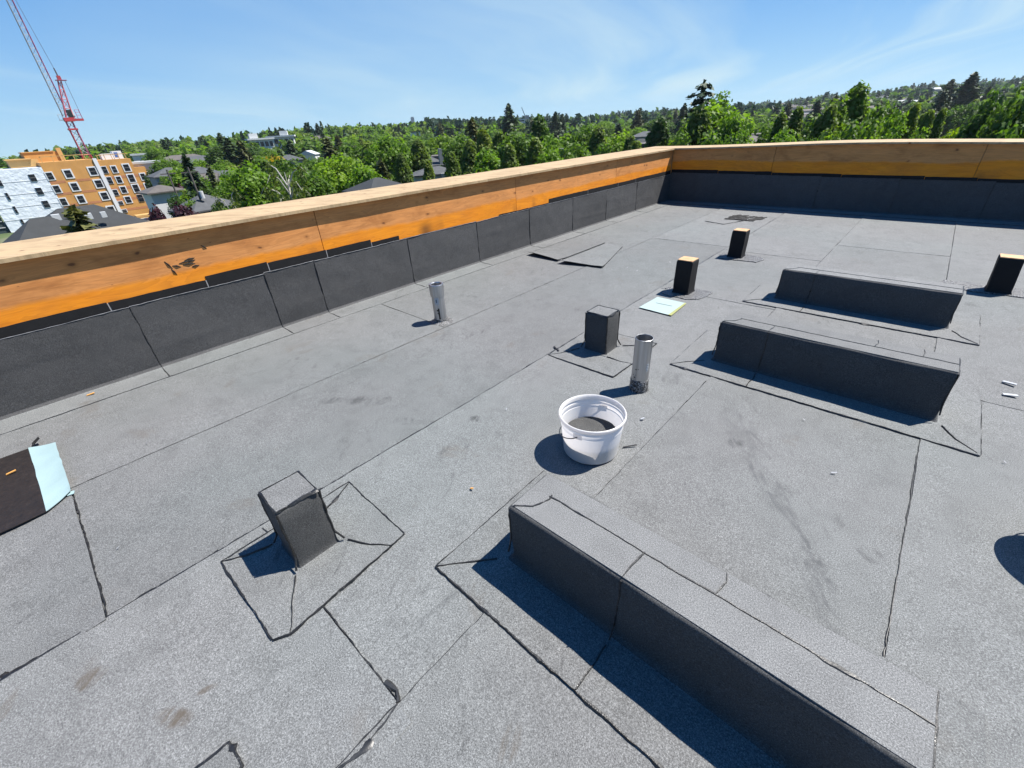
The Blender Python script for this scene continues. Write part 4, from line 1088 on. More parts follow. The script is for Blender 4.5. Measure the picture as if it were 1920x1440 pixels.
for a in [
    # left: between the building site and the big maples
    ('droop', 343, 288, 50, 95, 'dark drooping spruce standing among the grey roofs right of the orange building'),
    ('olive', 388, 306, 26, 92, 'narrow brownish conifer between the drooping spruce and the big maples'),
    ('plum', 336, 347, 44, 112, 'dark red plum tree behind the hip roofed garage'),
    ('plum', 381, 333, 30, 116, 'dark red plum tree beside the narrow brownish conifer'),
    ('plum', 288, 386, 42, 74, 'maroon plum tree at the foot of the orange building, left one of the front pair'),
    ('plum', 334, 382, 50, 72, 'maroon plum tree just above the parapet, right one of the front pair'),
    ('olive', 131, 382, 120, 48, 'olive conifer in front of the dark hip roofed building at far left'),
    ('maple', 289, 274, 56, 230, 'round olive green tree behind the right end of the orange building'),
    ('bright', 452, 298, 92, 78, 'bright green maple left of the birches, above the parapet'),
    ('maple', 508, 285, 100, 98, 'big pale green maple with its crown behind the white branched birch'),
    ('yellow', 506, 279, 44, 118, 'yellow topped tree glowing behind the pale green maple'),
    ('birch', 528, 312, 120, 56, 'birch with bare white branches in front of the green maples'),
    ('birch', 424, 362, 78, 50, 'low weeping birch in front of the bright green maple'),
    ('bright', 636, 288, 128, 84, 'largest bright green maple, leaning over the parapet left of the grey roof'),
    ('maple', 566, 318, 84, 72, 'pale green maple right beside the birch with white branches'),
    ('spruce', 424, 258, 60, 172, 'dark bushy conifer behind the bright green maple'),
    ('olive', 447, 262, 46, 160, 'brown tinged conifer just right of the dark bushy conifer'),
    ('dark', 405, 268, 50, 185, 'dark rounded tree left of the dark bushy conifer'),
    ('olive', 611, 258, 54, 128, 'pointed olive conifer behind the largest maple'),
    ('spruce', 541, 262, 36, 190, 'small dark conifer right of the yellow topped tree'),
    ('maple', 652, 264, 70, 130, 'rounded tree between the pointed olive conifer and the pale tall maple'),
    ('street', 690, 264, 62, 112, 'olive rounded tree left of the tall pale maple'),
    ('bright', 724, 249, 84, 100, 'tall pale green maple above the grey roof, left of the chimney house'),
    ('olive', 712, 296, 52, 74, 'grey brown conifer in front of the tall pale maple'),
    ('street', 750, 286, 48, 84, 'street tree immediately right of the grey brown conifer'),
    ('street', 782, 260, 56, 100, 'street tree directly left of the chimney house'),
    ('maple', 832, 252, 96, 128, 'broad crowned tree behind the chimney house'),
    ('street', 800, 300, 34, 80, 'slim street tree standing right before the chimney house'),
    ('bright', 676, 300, 70, 72, 'fresh green tree between the largest maple and the grey brown conifer'),
    ('maple', 590, 292, 60, 120, 'rounded green tree in front of the shining white gable'),
    ('olive', 884, 221, 48, 118, 'tall dark olive conifer left of the tall spruce'),
    ('spruce', 953, 193, 36, 235, 'tall dark spruce standing alone above the skyline by the concrete block'),
    ('cone', 1012, 216, 44, 100, 'conical bright green tree right of the tall spruce'),
    ('spruce', 1054, 213, 20, 300, 'slim dark spruce between the conical tree and the hillside'),
    ('darkcone', 1239, 221, 50, 84, 'dark rounded tree left of the parapet corner'),
    ('cedar', 1322, 147, 92, 88, 'large layered cedar towering over the far parapet'),
    ('maple', 1362, 163, 62, 82, 'tall green tree right behind the large cedar'),
    ('bright', 1348, 178, 120, 76, 'large leafy bright tree filling the space behind the cedar'),
    ('street', 1316, 196, 92, 64, 'broad olive tree in front of the large cedar'),
    ('bright', 1376, 196, 46, 62, 'bright green slim tree at the right foot of the cedar'),
    ('lime', 1806, 219, 66, 74, 'round lime green tree over the right part of the far parapet'),
    ('dark', 1884, 152, 96, 52, 'big dark tree at the right edge, left of the two dark ones'),
    ('dark', 1945, 140, 110, 47, 'big dark tree cut off by the right edge of the photo'),
    ('spruce', 1830, 134, 62, 330, 'tall dark conifer with a ragged tip on the right hill'),
    ('spruce', 1787, 148, 44, 420, 'dark bushy conifer on the right hill crest'),
    ('spruce', 1782, 180, 34, 280, 'dark conifer lower on the right hill'),
    ('cone', 1618, 150, 58, 70, 'tallest pointed tree in the row behind the far parapet'),
]: sky_tree(*a)
row([('street', 905, 240, 46, 92), ('street', 935, 246, 46, 84), ('street', 968, 241, 50, 80), ('street', 862, 250, 46, 96), ('street', 1036, 247, 50, 92), ('street', 1062, 251, 54, 100),
          ('street', 1100, 229, 58, 84), ('street', 1122, 236, 56, 80), ('bright', 1162, 240, 62, 84), ('street', 1182, 254, 40, 78), ('maple', 1075, 262, 60, 72), ('street', 880, 262, 44, 76),
          ('street', 1003, 258, 46, 72), ('street', 915, 268, 50, 68), ('street', 955, 270, 46, 66), ('bright', 1030, 268, 44, 66), ('street', 845, 285, 40, 70), ('maple', 1130, 262, 50, 66), ('street', 1195, 262, 36, 70)], BELT, 79)
row([('street', 1530, 205, 50, 78), ('street', 1576, 205, 54, 74), ('street', 1630, 186, 58, 76), ('street', 1676, 205, 54, 78), ('street', 1706, 206, 54, 80), ('street', 1736, 210, 50, 76), ('maple', 1600, 238, 70, 62), ('maple', 1680, 244, 70, 60), ('maple', 1560, 248, 70, 60), ('maple', 1480, 246, 60, 58), ('street', 1450, 222, 44, 74), ('street', 1290, 214, 46, 66), ('street', 1398, 228, 32, 70), ('street', 1468, 210, 46, 66), ('street', 1500, 198, 44, 68), ('street', 1484, 226, 56, 60), ('street', 1542, 214, 44, 66), ('street', 1562, 194, 54, 66), ('street', 1584, 170, 52, 68),
          ('street', 1660, 178, 54, 70), ('street', 1690, 192, 50, 66), ('street', 1722, 190, 44, 68), ('street', 1748, 204, 44, 64), ('street', 1772, 200, 40, 66), ('maple', 1600, 214, 70, 58), ('maple', 1640, 212, 62, 56), ('maple', 1560, 232, 66, 54),
          ('maple', 1690, 226, 64, 54), ('maple', 1738, 228, 60, 54), ('dark', 1850, 226, 54, 60), ('maple', 1900, 212, 80, 44), ('maple', 1845, 248, 50, 46), ('maple', 1440, 240, 44, 120), ('maple', 1425, 226, 40, 150), ('maple', 1330, 238, 60, 56), ('maple', 1380, 240, 50, 58), ('maple', 1280, 240, 46, 60), ('maple', 1790, 250, 60, 50), ('maple', 1516, 246, 60, 56), ('maple', 1640, 246, 70, 50), ('maple', 1720, 250, 70, 48)], FARB, 63)
for i, (u, v, w, d, kd) in enumerate(((303, 297, 44, 150, 'maple'), (326, 310, 36, 118, 'bright'), (360, 326, 40, 112, 'maple'), (396, 334, 40, 100, 'bright'), (411, 348, 44, 90, 'maple'), (374, 345, 36, 94, 'dark'), (322, 338, 26, 122, 'bright'), (300, 330, 22, 126, 'maple'), (352, 352, 40, 100, 'bright'), (368, 300, 34, 176, 'bright'), (346, 304, 30, 165, 'maple'), (388, 340, 30, 104, 'dark'), (418, 338, 34, 108, 'maple'), (405, 306, 30, 150, 'bright'),
                                   (302, 306, 34, 168, 'dark'), (326, 304, 26, 172, 'maple'), (418, 300, 36, 160, 'maple'), (322, 362, 26, 92, 'dark'), (352, 371, 24, 84, 'bright'), (404, 372, 26, 78, 'dark'), (312, 283, 40, 225, 'maple'), (385, 286, 30, 215, 'bright'), (372, 280, 36, 240, 'dark'), (430, 284, 40, 200, 'maple'), (560, 292, 40, 170, 'street'), (592, 296, 46, 150, 'maple'), (280, 318, 26, 150, 'dark'), (432, 312, 46, 140, 'street'))):
    sky_tree(kd, u, v - 3, w * 1.3, d, 'rounded garden tree among the grey roofs right of the orange building', 'garden trees among the grey roofs', hmax=15)
# the woods between the near trees and the ridge, one tree at a time as far as they can be told apart
rr = random.Random(21); placed = []
KEEP = [(at(398, 318, 140), 16), (at(315, 320, 140), 18), (at(350, 300, 200), 26), (at(375, 378, 85), 12), (at(300, 350, 112), 12), (at(820, 310, 108), 14), (at(500, 262, 330), 30), (at(420, 325, 128), 10), (at(578, 282, 250), 10), (at(398, 293, 210), 14)]
GL = {'maple': 'green broadleaf tree in the woods between the roofs and the ridge', 'dark': 'dark broadleaf tree in the woods between the roofs and the ridge', 'bright': 'fresh green tree in the woods between the roofs and the ridge',
      'spruce': 'dark conifer in the woods between the roofs and the ridge', 'olive': 'brownish conifer in the woods between the roofs and the ridge', 'street': 'olive green tree in the woods between the roofs and the ridge'}
tries = 0
while len(placed) < 205 and tries < 6000:
    tries += 1
    u = rr.uniform(250, 1900); d = 165 + 300 * rr.random() ** 1.3
    if u < 420 and d < 215: continue
    p = at(u, 280 - .06 * (u - 250), d)
    if any((p.x - q.x) ** 2 + (p.y - q.y) ** 2 < w * w for q, w in KEEP): continue
    if any((p.x - x) ** 2 + (p.y - y) ** 2 < 30 for x, y in placed): continue
    # open the view towards the roofs
    if any((abs(math.degrees(math.atan2(p.x, p.y)) - math.degrees(math.atan2(q.x, q.y))) < 3.0 and math.hypot(p.x, p.y) < math.hypot(q.x, q.y) and math.hypot(p.x, p.y) > math.hypot(q.x, q.y) - 45) for q, w in KEEP): continue
    placed.append((p.x, p.y))
    k = rr.choices(['maple', 'dark', 'bright', 'spruce', 'olive', 'street'], [5, 4, 2, 3, 1, 2])[0]
    h = rr.uniform(9, 15) if k not in ('spruce', 'olive') else rr.uniform(13, 21)
    h *= 0.72 if d < 230 else 1
    tree(k, p.x, p.y, h, h * PROTO[k][0][2] * rr.uniform(1.0, 1.35), GL[k], GL[k] + 's')

# where the hillside houses stand (built further down); the woods keep off them and off the view of them
HILLSIDE = []; hr = random.Random(9)
for (u0, u1, v0, v1, cnt) in ((1085, 1125, 214, 226, 6), (1175, 1265, 203, 222, 20), (1385, 1530, 190, 222, 38), (1610, 1770, 168, 200, 34), (1850, 1915, 160, 185, 5), (1000, 1060, 228, 238, 5)):
    for i in range(cnt):
        u = hr.uniform(u0, u1); vv = v0 + (v1 - v0) * hr.random() - .045 * (u - (u0 + u1) / 2)
        p, d = hit(u, vv, 6); HILLSIDE.append((p.x, p.y, d, hr.uniform(11, 20), hr.uniform(4.5, 8), hr.uniform(-.5, .5)))
def near_house(x, y):
    d = math.hypot(x, y)
    for hx, hy, hd, w, h, r in HILLSIDE:
        if hd - 75 < d < hd + 8 and abs(x * hy - y * hx) / hd < w * .5: return True
    return False

# ------------------------------------------------------------------ far woods: thousands of trees that read as one mass
def far_woods():
    VA, MI = [], []
    slots = [L['dark'], L['maple'], L['bluegreen'], L['spruce'], L['street'], L['bright']]
    def add(V, mi): VA.append(V); MI.append(np.full(len(V) // 4, mi))
    BR = [crown_round(16, .46, .05, .17, 9, .20) for _ in range(4)]; BR2 = [crown_round(8, .46, .05, .34, 5, .22) for _ in range(4)]
    CN = [crown_conifer(9, .20, .03, .35, .11, 0, .85, 2, .25, 2) for _ in range(3)]; CN2 = [crown_conifer(5, .20, .03, .3, .20, 0, .85, 1, .25, 2) for _ in range(3)]
    def put(p, h, w, P, mi):
        V = P[rr.randrange(len(P))]; a = rr.uniform(0, 6.28); c, s = math.cos(a), math.sin(a)
        Q = np.empty_like(V); Q[:, 0] = (V[:, 0] * c - V[:, 1] * s) * w + p[0]; Q[:, 1] = (V[:, 0] * s + V[:, 1] * c) * w + p[1]; Q[:, 2] = V[:, 2] * h + p[2]; add(Q, mi)
    n = 0
    while n < 2600:                       # the near ridge on the left
        az = rr.uniform(-95, -40); R = lerp_tab(HILL_R, az); d = 300 + (R * 1.06 - 300) * rr.random() ** 0.75
        a = math.radians(az); x, y = d * math.sin(a), d * math.cos(a); g = ground(x, y); n += 1
        if rr.random() < .86:
            h = rr.uniform(9, 15); put((x, y, g), h, h * rr.uniform(.8, 1.05), BR if d < 620 else BR2, rr.choice((0, 1, 1, 1, 4, 4, 5)))
        else:
            h = rr.uniform(12, 19) * (1.0 if d < R * .8 else .85); put((x, y, g), h, h * rr.uniform(.8, 1.2), CN if d < 620 else CN2, rr.choice((2, 3, 3, 0)))
    n = 0
    while n < 5200:                       # the long hillside on the right
        az = rr.uniform(-52, 12); R = lerp_tab(HILL_R, az); d = 420 + (R * 1.03 - 420) * rr.random() ** 0.8
        a = math.radians(az); x, y = d * math.sin(a), d * math.cos(a); g = ground(x, y)
        if nz(x / 90, y / 90, 5.0) > 0.28 or near_house(x, y): n += .3; continue
        n += 1
        if rr.random() < .66:
            h = rr.uniform(8, 13); put((x, y, g), h, h * rr.uniform(.9, 1.4), BR2, rr.choice((0, 0, 1, 4, 2)))
        else:
            h = rr.uniform(11, 19); put((x, y, g), h, h * rr.uniform(.9, 1.3), CN2, rr.choice((2, 2, 3, 0)))
    me = mesh_from(np.concatenate(VA), 'far_woods', slots, np.concatenate(MI)); o = bpy.data.objects.new('far_woods', me); COL.objects.link(o)
    tag(o, 'wooded ridge and hillside far beyond the parapets', 'woods', kind='stuff')
far_woods()

# ------------------------------------------------------------------ houses
for nm, c, v in (('roof_dark', (0.026, 0.029, 0.031), .2), ('roof_grey', (0.068, 0.072, 0.077), .25), ('roof_brown', (0.105, 0.092, 0.082), .25), ('roof_blue', (0.075, 0.092, 0.115), .2), ('wall_cream', (0.42, 0.38, 0.31), .08), ('wall_white', (0.66, 0.67, 0.66), .05),
                 ('wall_pink', (0.42, 0.26, 0.22), .1), ('wall_red', (0.33, 0.09, 0.07), .1), ('wall_grey', (0.27, 0.27, 0.27), .1), ('wall_bluegrey', (0.16, 0.22, 0.27), .1), ('roof_metal', (0.52, 0.54, 0.55), .05), ('concrete', (0.36, 0.35, 0.33), .1)):
    M[nm] = plain(nm.replace('_', ' '), c, 0.85, var=v, vscale=1.2, bump=0.3 if nm.startswith('roof') else 0, bscale=8, bdist=.05)
def glass():
    m, k, b = new_mat('window glass'); b.inputs['Base Color'].default_value = (0.012, 0.015, 0.020, 1); b.inputs['Roughness'].default_value = 0.12; return m
M['glass'] = glass()
M['white_trim'] = plain('white trim', (0.72, 0.72, 0.70), 0.6)
def house(p, w, d, rot, eave, ridge, wall, roofm, label, group=None, cat='house', name='house', hip=True, windows=(), chimney=None, over=.45, flat=False, base=None):
    """p: centre (x, y); w along the local x axis; eave and ridge are absolute heights"""
    g = (ground(p[0], p[1]) if base is None else base) - .3
    t = thing(name, label, cat, (p[0], p[1], g), group)
    ux = (math.cos(rot), math.sin(rot)); uy = (-ux[1], ux[0])
    def W(a, b, z): return (p[0] + ux[0] * a + uy[0] * b, p[1] + ux[1] * a + uy[1] * b, z)
    b = MB(); b.obox(p, ux, uy, w / 2, d / 2, g, eave); b.build('wall', M[wall], t)
    r = MB(); hw, hd = w / 2 + over, d / 2 + over
    if flat:
        r.obox(p, ux, uy, hw, hd, eave - .02, ridge)
    else:
        s = hd if hip else 0.0
        s = min(s, hw * .9)
        v = [W(-hw, -hd, eave), W(hw, -hd, eave), W(hw, hd, eave), W(-hw, hd, eave), W(-hw, -hd, eave + .2), W(hw, -hd, eave + .2), W(hw, hd, eave + .2), W(-hw, hd, eave + .2), W(-hw + s, 0, ridge), W(hw - s, 0, ridge)]
        r.add(v, [(3, 2, 1, 0), (0, 1, 5, 4), (1, 2, 6, 5), (2, 3, 7, 6), (3, 0, 4, 7), (4, 5, 9, 8), (6, 7, 8, 9), (5, 6, 9), (7, 4, 8)])
    ro = r.build('roof', M[roofm], t)
    if chimney:
        a, bb, s, top, cm = chimney; c = MB(); q = W(a, bb, 0); c.obox(q, ux, uy, s, s, eave + .3, top); c.build('chimney', M[cm], ro)
    for side, a, z, ww, hh in windows:
        f = MB(); gl = MB(); sx, sy = (1, 0) if side in 'NS' else (0, 1)
        off = (d / 2 if side == 'N' else -d / 2) if side in 'NS' else (w / 2 if side == 'E' else -w / 2)
        sg = 1 if off > 0 else -1
        c = W(a, off + sg * .03, 0) if side in 'NS' else W(off + sg * .03, a, 0)
        c2_ = W(a, off + sg * .07, 0) if side in 'NS' else W(off + sg * .07, a, 0)
        A, B = (ux, uy) if side in 'NS' else (uy, ux)
        f.obox(c, A, B, ww / 2 + .12, .05, z - .12, z + hh + .12); fo = f.build('window', M['white_trim'], t)
        gl.obox(c2_, A, B, ww / 2, .04, z, z + hh); gl.build('pane', M['glass'], fo)
    return t
def azrot(p): return math.atan2(p.y, p.x) - math.pi / 2
def house_at(u, v, dist, w, d, rh, wallh, wall, roofm, label, turn=0.0, **kw):
    p = at(u, v, dist); g = ground(p.x, p.y)
    kw.setdefault('base', min(g, p.z - rh - wallh))
    return house((p.x, p.y), w, d, azrot(p) + turn, p.z - rh, p.z, wall, roofm, label, **kw)
# the dark hip-roofed block just over the parapet at the far left
hb = house_at(142, 387, 76, 12.4, 9.0, 3.2, 7, 'wall_grey', 'roof_dark', 'dark grey hip roofed block just over the parapet in front of the white building', turn=.12)
p = at(76, 412, 66)
house((p.x, p.y), 6.5, 5.0, azrot(p) + .2, p.z - 2.4, p.z + .2, 'wall_grey', 'roof_dark', 'dark lower hip roof jutting from the left end of the dark block', base=ground(p.x, p.y))
for u, v, d_, s in ((103, 403, 74, .35), (163, 401, 74, .35), (192, 398, 75, .25)):
    p = at(u, v, d_ - 2.5); b = MB(); b.box((p.x - s, p.y - s, p.z - .55), (p.x + s, p.y + s, p.z + .05)); b.build('roof_vent', M['roof_metal'], [c for c in hb.children if c.name.startswith('roof')][0])
NW = lambda a, z: ('S', a, z, 1.2, 1.2)
house_at(314, 314, 140, 7.5, 7, 1.8, 4, 'wall_bluegrey', 'roof_grey', 'grey roofed house with a blue front, right beside the orange building', turn=.2, windows=[('S', -2.5, -17.0, 1.6, 1.6)])
house_at(334, 325, 128, 6, 6, 1.6, 3, 'wall_white', 'roof_grey', 'grey roofed house behind the drooping spruce', turn=-.3)
house_at(366, 313, 150, 9, 7, 1.6, 3, 'wall_red', 'roof_grey', 'long grey roofed house with a red wall right of the drooping spruce', turn=.1)
house_at(412, 320, 126, 9, 7, 1.0, 3, 'wall_cream', 'roof_grey', 'flat grey roofed house with a pale fascia left of the bright maple', turn=.15, over=.8)
house_at(374, 326, 122, 6, 6, 1.6, 3, 'wall_cream', 'roof_brown', 'brown gabled house beside the narrow conifer', turn=-.2, hip=False, windows=[('S', 1.0, -14.6, 1.3, 1.3)])
house_at(298, 347, 104, 4.8, 5, 1.1, 3, 'wall_white', 'roof_brown', 'low brown roofed house with a dark panel for its open carport', turn=.25, over=.6, windows=[('S', .8, -12.6, 2.6, 1.7)])  # the pane is a dark panel for the shade inside the carport
house_at(378, 365, 86, 7.0, 6.0, 2.0, 3, 'wall_cream', 'roof_grey', 'cream garage with a grey hip roof just above the parapet', turn=.5, windows=[('S', -1.5, -13.2, .8, 1.9), ('W', 0.0, -13.2, .9, 1.9)])
house_at(342, 290, 205, 15, 8, 1.6, 3, 'wall_cream', 'roof_brown', 'long brown roofed house in the upper row of roofs', turn=.05)
house_at(368, 292, 198, 12, 8, 1.8, 3, 'wall_grey', 'roof_grey', 'long grey roofed house in the upper row of roofs', turn=.1)
house_at(401, 281, 226, 8, 7, 1.6, 5, 'wall_cream', 'roof_grey', 'two storey house at the right end of the upper row of roofs', turn=.1, windows=[('S', -2, -6.5, 1.3, 1.2), ('S', 1.5, -6.5, 1.3, 1.2)])
house_at(396, 295, 205, 9, 7, 1.7, 3, 'wall_bluegrey', 'roof_grey', 'blue grey house below the two storey house', turn=-.2, windows=[('S', -1, -12.5, 1.6, 1.4)])
house_at(262, 288, 260, 6, 5, .6, 3, 'wall_white', 'roof_metal', 'small white roofed shed beyond the orange building', flat=True)
house_at(274, 302, 172, 6.5, 5, .5, 3, 'wall_white', 'roof_metal', 'white flat topped shed right behind the orange building', flat=True)
house_at(578, 282, 250, 6, 7, 1.8, 3, 'wall_white', 'roof_metal', 'house with a shining white gable roof among the maples', hip=False, turn=1.2)
house_at(540, 290, 165, 7, 6, 1.6, 3, 'wall_grey', 'roof_grey', 'small grey roof right of the yellow topped tree')
house_at(706, 333, 60, 5.5, 6, 1.5, 4, 'wall_cream', 'roof_dark', 'dark grey roof corner right of the largest maple, just over the parapet', turn=.5)
house_at(806, 294, 112, 6, 6, 1.8, 5, 'wall_cream', 'roof_grey', 'grey roofed chimney house behind the street trees', turn=.2, chimney=(1.9, -2.8, .45, -1.9, 'concrete'), windows=[('S', -1.5, -9.5, 1.2, 1.4)])
house_at(836, 290, 118, 6, 6, .5, 5, 'wall_pink', 'roof_brown', 'pinkish flat roofed house right of the chimney house', flat=True)
house_at(814, 312, 92, 8, 6, 1.3, 4, 'wall_white', 'roof_grey', 'white house with a tall stone chimney just above the parapet', turn=.1, chimney=(1.2, -3.4, .5, -6.0, 'concrete'), windows=[('S', -1.2, -12.5, 1.4, 1.6), ('S', 3.0, -12.5, 1.0, 1.6)])
house_at(1055, 291, 74, 3, 3, .8, 3, 'wall_white', 'roof_grey', 'small roof with a tall white chimney in the tree belt', chimney=(-.2, -1.4, .4, -1.7, 'concrete'))
house_at(1203, 260, 120, 7, 6, 1.8, 4, 'wall_grey', 'roof_dark', 'dark hip roofed house left of the dark rounded tree')
house_at(1211, 268, 96, 6, 5, .6, 5, 'wall_red', 'roof_brown', 'red walled house low beside the parapet corner', flat=True, base=-16)
house_at(1212, 246, 170, 9, 7, 1.6, 4, 'wall_bluegrey', 'roof_grey', 'grey roofed house behind the dark hip roofed house')
house_at(1408, 254, 95, 7, 6, 1.6, 4, 'wall_cream', 'roof_brown', 'brown roofed house peeping over the far parapet', turn=.3)
house_at(1434, 250, 110, 5, 5, .8, 4, 'wall_red', 'roof_brown', 'red brown house beside the peeping brown roof', flat=True)
house_at(600, 254, 360, 13, 8, 2.0, 4, 'wall_cream', 'roof_brown', 'pale house among conifers high on the left ridge', windows=[('S', -3, -.5, 2, 1.5), ('S', 3, -.5, 2, 1.5)])
house_at(577, 256, 380, 8, 7, 1.8, 4, 'wall_pink', 'roof_brown', 'pinkish house left of the pale ridge house')
house_at(778, 246, 420, 8, 7, .8, 4, 'wall_white', 'roof_brown', 'small white house under the far slab tower', flat=True)
HG = 'houses scattered over the wooded hillside'
for hx, hy, hd, w, hh, r in HILLSIDE:
    g = ground(hx, hy)
    house((hx, hy), w, hr.uniform(8, 11), azrot(Vector((hx, hy, 0))) + r, g + hh, g + hh + hr.uniform(1.4, 2.8), hr.choice(('wall_cream', 'wall_white', 'wall_white', 'wall_pink', 'wall_grey')), hr.choice(('roof_brown', 'roof_grey', 'roof_metal', 'roof_grey', 'roof_brown')),
          'small pale house half hidden by trees on the far hillside', HG, hip=hr.random() < .5)

# white modern building on the left ridge: two wings with ribbon windows and roof plant
def wing(t, u, v, dist, w, d, h, n, turn, plant):
    p = at(u, v, dist); rot = azrot(p) + turn; ux = (math.cos(rot), math.sin(rot)); uy = (-ux[1], ux[0]); z = p.z
    b = MB(); b.obox((p.x, p.y), ux, uy, w / 2, d / 2, z - h, z); b.build('wing', M['wall_white'], t)
    b = MB(); b.obox((p.x, p.y), ux, uy, w / 2 + 1, d / 2 + 1, z + .002, z + .8); b.build('roof_slab', M['wall_white'], t)
    for lv in range(2):
        for i in range(n):
            a = -w / 2 + (i + .5) * w / n; c = (p.x + ux[0] * a - uy[0] * (d / 2 + .03), p.y + ux[1] * a - uy[1] * (d / 2 + .03))
            b = MB(); b.obox(c, ux, uy, w / n / 2 - .35, .06, z - 3.4 - lv * 4, z - 1.0 - lv * 4); b.build('window', M['glass'], t)
    b = MB(); b.obox((p.x + ux[0] * plant, p.y + ux[1] * plant), ux, uy, 2.2, 2, z + .8, z + 3.2); b.build('roof_plant', M['wall_white'], t)
t = thing('office_building', 'white modern building with ribbon windows on the wooded left ridge', 'building', tuple(at(505, 280, 325)))
wing(t, 487, 262, 318, 12, 9, 7, 5, .15, -3); wing(t, 527, 257, 335, 14, 9, 7, 5, -.1, 2)
p = at(965, 234, 620)
t = thing('office_building', 'concrete office block with dark window bands right of the tall spruce', 'building', (p.x, p.y, ground(p.x, p.y)))
rot = azrot(p); ux = (math.cos(rot), math.sin(rot)); uy = (-ux[1], ux[0]); z = at(965, 224, 620).z; g = ground(p.x, p.y)
b = MB(); b.obox((p.x, p.y), ux, uy, 13, 8, g, z); b.build('wall', M['wall_white'], t)
for lv in range(4):
    b = MB(); c = (p.x - uy[0] * 8.05, p.y - uy[1] * 8.05); b.obox(c, ux, uy, 12, .1, z - 2.6 - lv * 3.2, z - 1.0 - lv * 3.2); b.build('window_band', M['glass'], t)
b = MB(); c = (p.x + ux[0] * 15.5, p.y + ux[1] * 15.5); b.obox(c, ux, uy, 2.4, 5, g, z + 3.5); b.build('stair_tower', M['concrete'], t)
p = at(773, 221, 2600); t = thing('slab_tower', 'slim grey tower on the far skyline', 'tower', (p.x, p.y, ground(p.x, p.y)))
rot = azrot(p); ux = (math.cos(rot), math.sin(rot)); uy = (-ux[1], ux[0])
b = MB(); b.obox((p.x, p.y), ux, uy, 9, 9, ground(p.x, p.y) - 5, p.z); b.build('shaft', M['wall_bluegrey'], t)
b = MB(); b.obox((p.x, p.y), ux, uy, 7, 7, p.z + .01, p.z + 4); b.build('roof_plant', M['wall_grey'], t)
for u, v, w, lab in ((1145, 218, 24, 'long pale terrace of buildings at the foot of the hillside'), (1072, 231, 20, 'long low white building beyond the tree belt'), (905, 236, 16, 'low white building left of the tall spruce')):
    p, d = hit(u, v + 4, 6); house((p.x, p.y), w, 10, azrot(p), p.z - 1, p.z + .6, 'wall_white', 'roof_grey', lab, cat='building', name='long_building', flat=True)

# ------------------------------------------------------------------ street poles
def pole(u0, v0, dist, h, label, box):
    p = at(u0, v0, dist); t = thing('utility_pole', label, 'pole', (p.x, p.y, p.z - h))
    b = MB(); b.tube([(p.x, p.y, p.z - h), (p.x, p.y, p.z)], [.17, .12], 8); b.build('shaft', M['roof_brown'], t)
    b = MB(); r = azrot(p); ux = (math.cos(r), math.sin(r)); b.obox((p.x, p.y), ux, (-ux[1], ux[0]), 1.1, .07, p.z - .7, p.z - .55); b.build('cross_arm', M['roof_brown'], t)
    if box: b = MB(); b.tube([(p.x + .4 * ux[0] , p.y + .4 * ux[1], p.z - 4.2), (p.x + .4 * ux[0], p.y + .4 * ux[1], p.z - 3.2)], .3, 10); b.build('transformer', M['roof_metal'], t)
pole(312, 318, 98, 12, 'thin utility pole left of the drooping spruce', False)
pole(352, 314, 84, 12, 'utility pole with a grey transformer right of the drooping spruce', True)

# ------------------------------------------------------------------ the building under construction
for nm, c, v in (('osb', (0.58, 0.29, 0.075), .16), ('osb_red', (0.48, 0.20, 0.085), .12), ('housewrap', (0.74, 0.81, 0.88), .05), ('wrap_white', (0.74, 0.76, 0.78), .04), ('raw_wood', (0.58, 0.35, 0.12), .12), ('dark_fill', (0.03, 0.05, 0.055), .3)):
    M[nm] = plain(nm.replace('_', ' '), c, 0.75, var=v, vscale=.35 if nm != 'dark_fill' else 1.2, bump=.4 if nm == 'housewrap' else 0, bscale=1.0, bdist=.5)
FX = -165.0
t = thing('apartment_building', 'unfinished apartment building, half white house wrap and half orange sheathing, under the red crane', 'building', (FX - 8, 14, -17.5))
def slab(name, y0, y1, z0, z1, mat, x0=FX - 18, x1=FX): b = MB(); b.box((x0, y0, z0), (x1, y1, z1)); return b.build(name, M[mat], t)
w1 = slab('wrapped_wall', -1.9, 9.6, -18, -1.2, 'housewrap')
b = MB(); b.add([(FX, -1.9, -18), (FX, -14, -18), (FX - 12, -14, -18), (FX, -1.9, -1.2), (FX, -6, -1.2), (FX - 12, -6, -1.2)], [(0, 1, 4, 3), (1, 2, 5, 4), (3, 4, 5)]);
w2 = slab('sheathed_wall', 9.6, 20.0, -18, -.25, 'osb')
w3 = slab('sheathed_wall', 20.0, 27.7, -18, -.65, 'osb', x1=FX + .15)
w4 = slab('sheathed_wall', 27.7, 30.1, -18, -2.85, 'osb', x1=FX + .1)
slab('wrap_strip', 19.85, 20.65, -18, -.1, 'wrap_white', x0=FX - 1, x1=FX + .30)
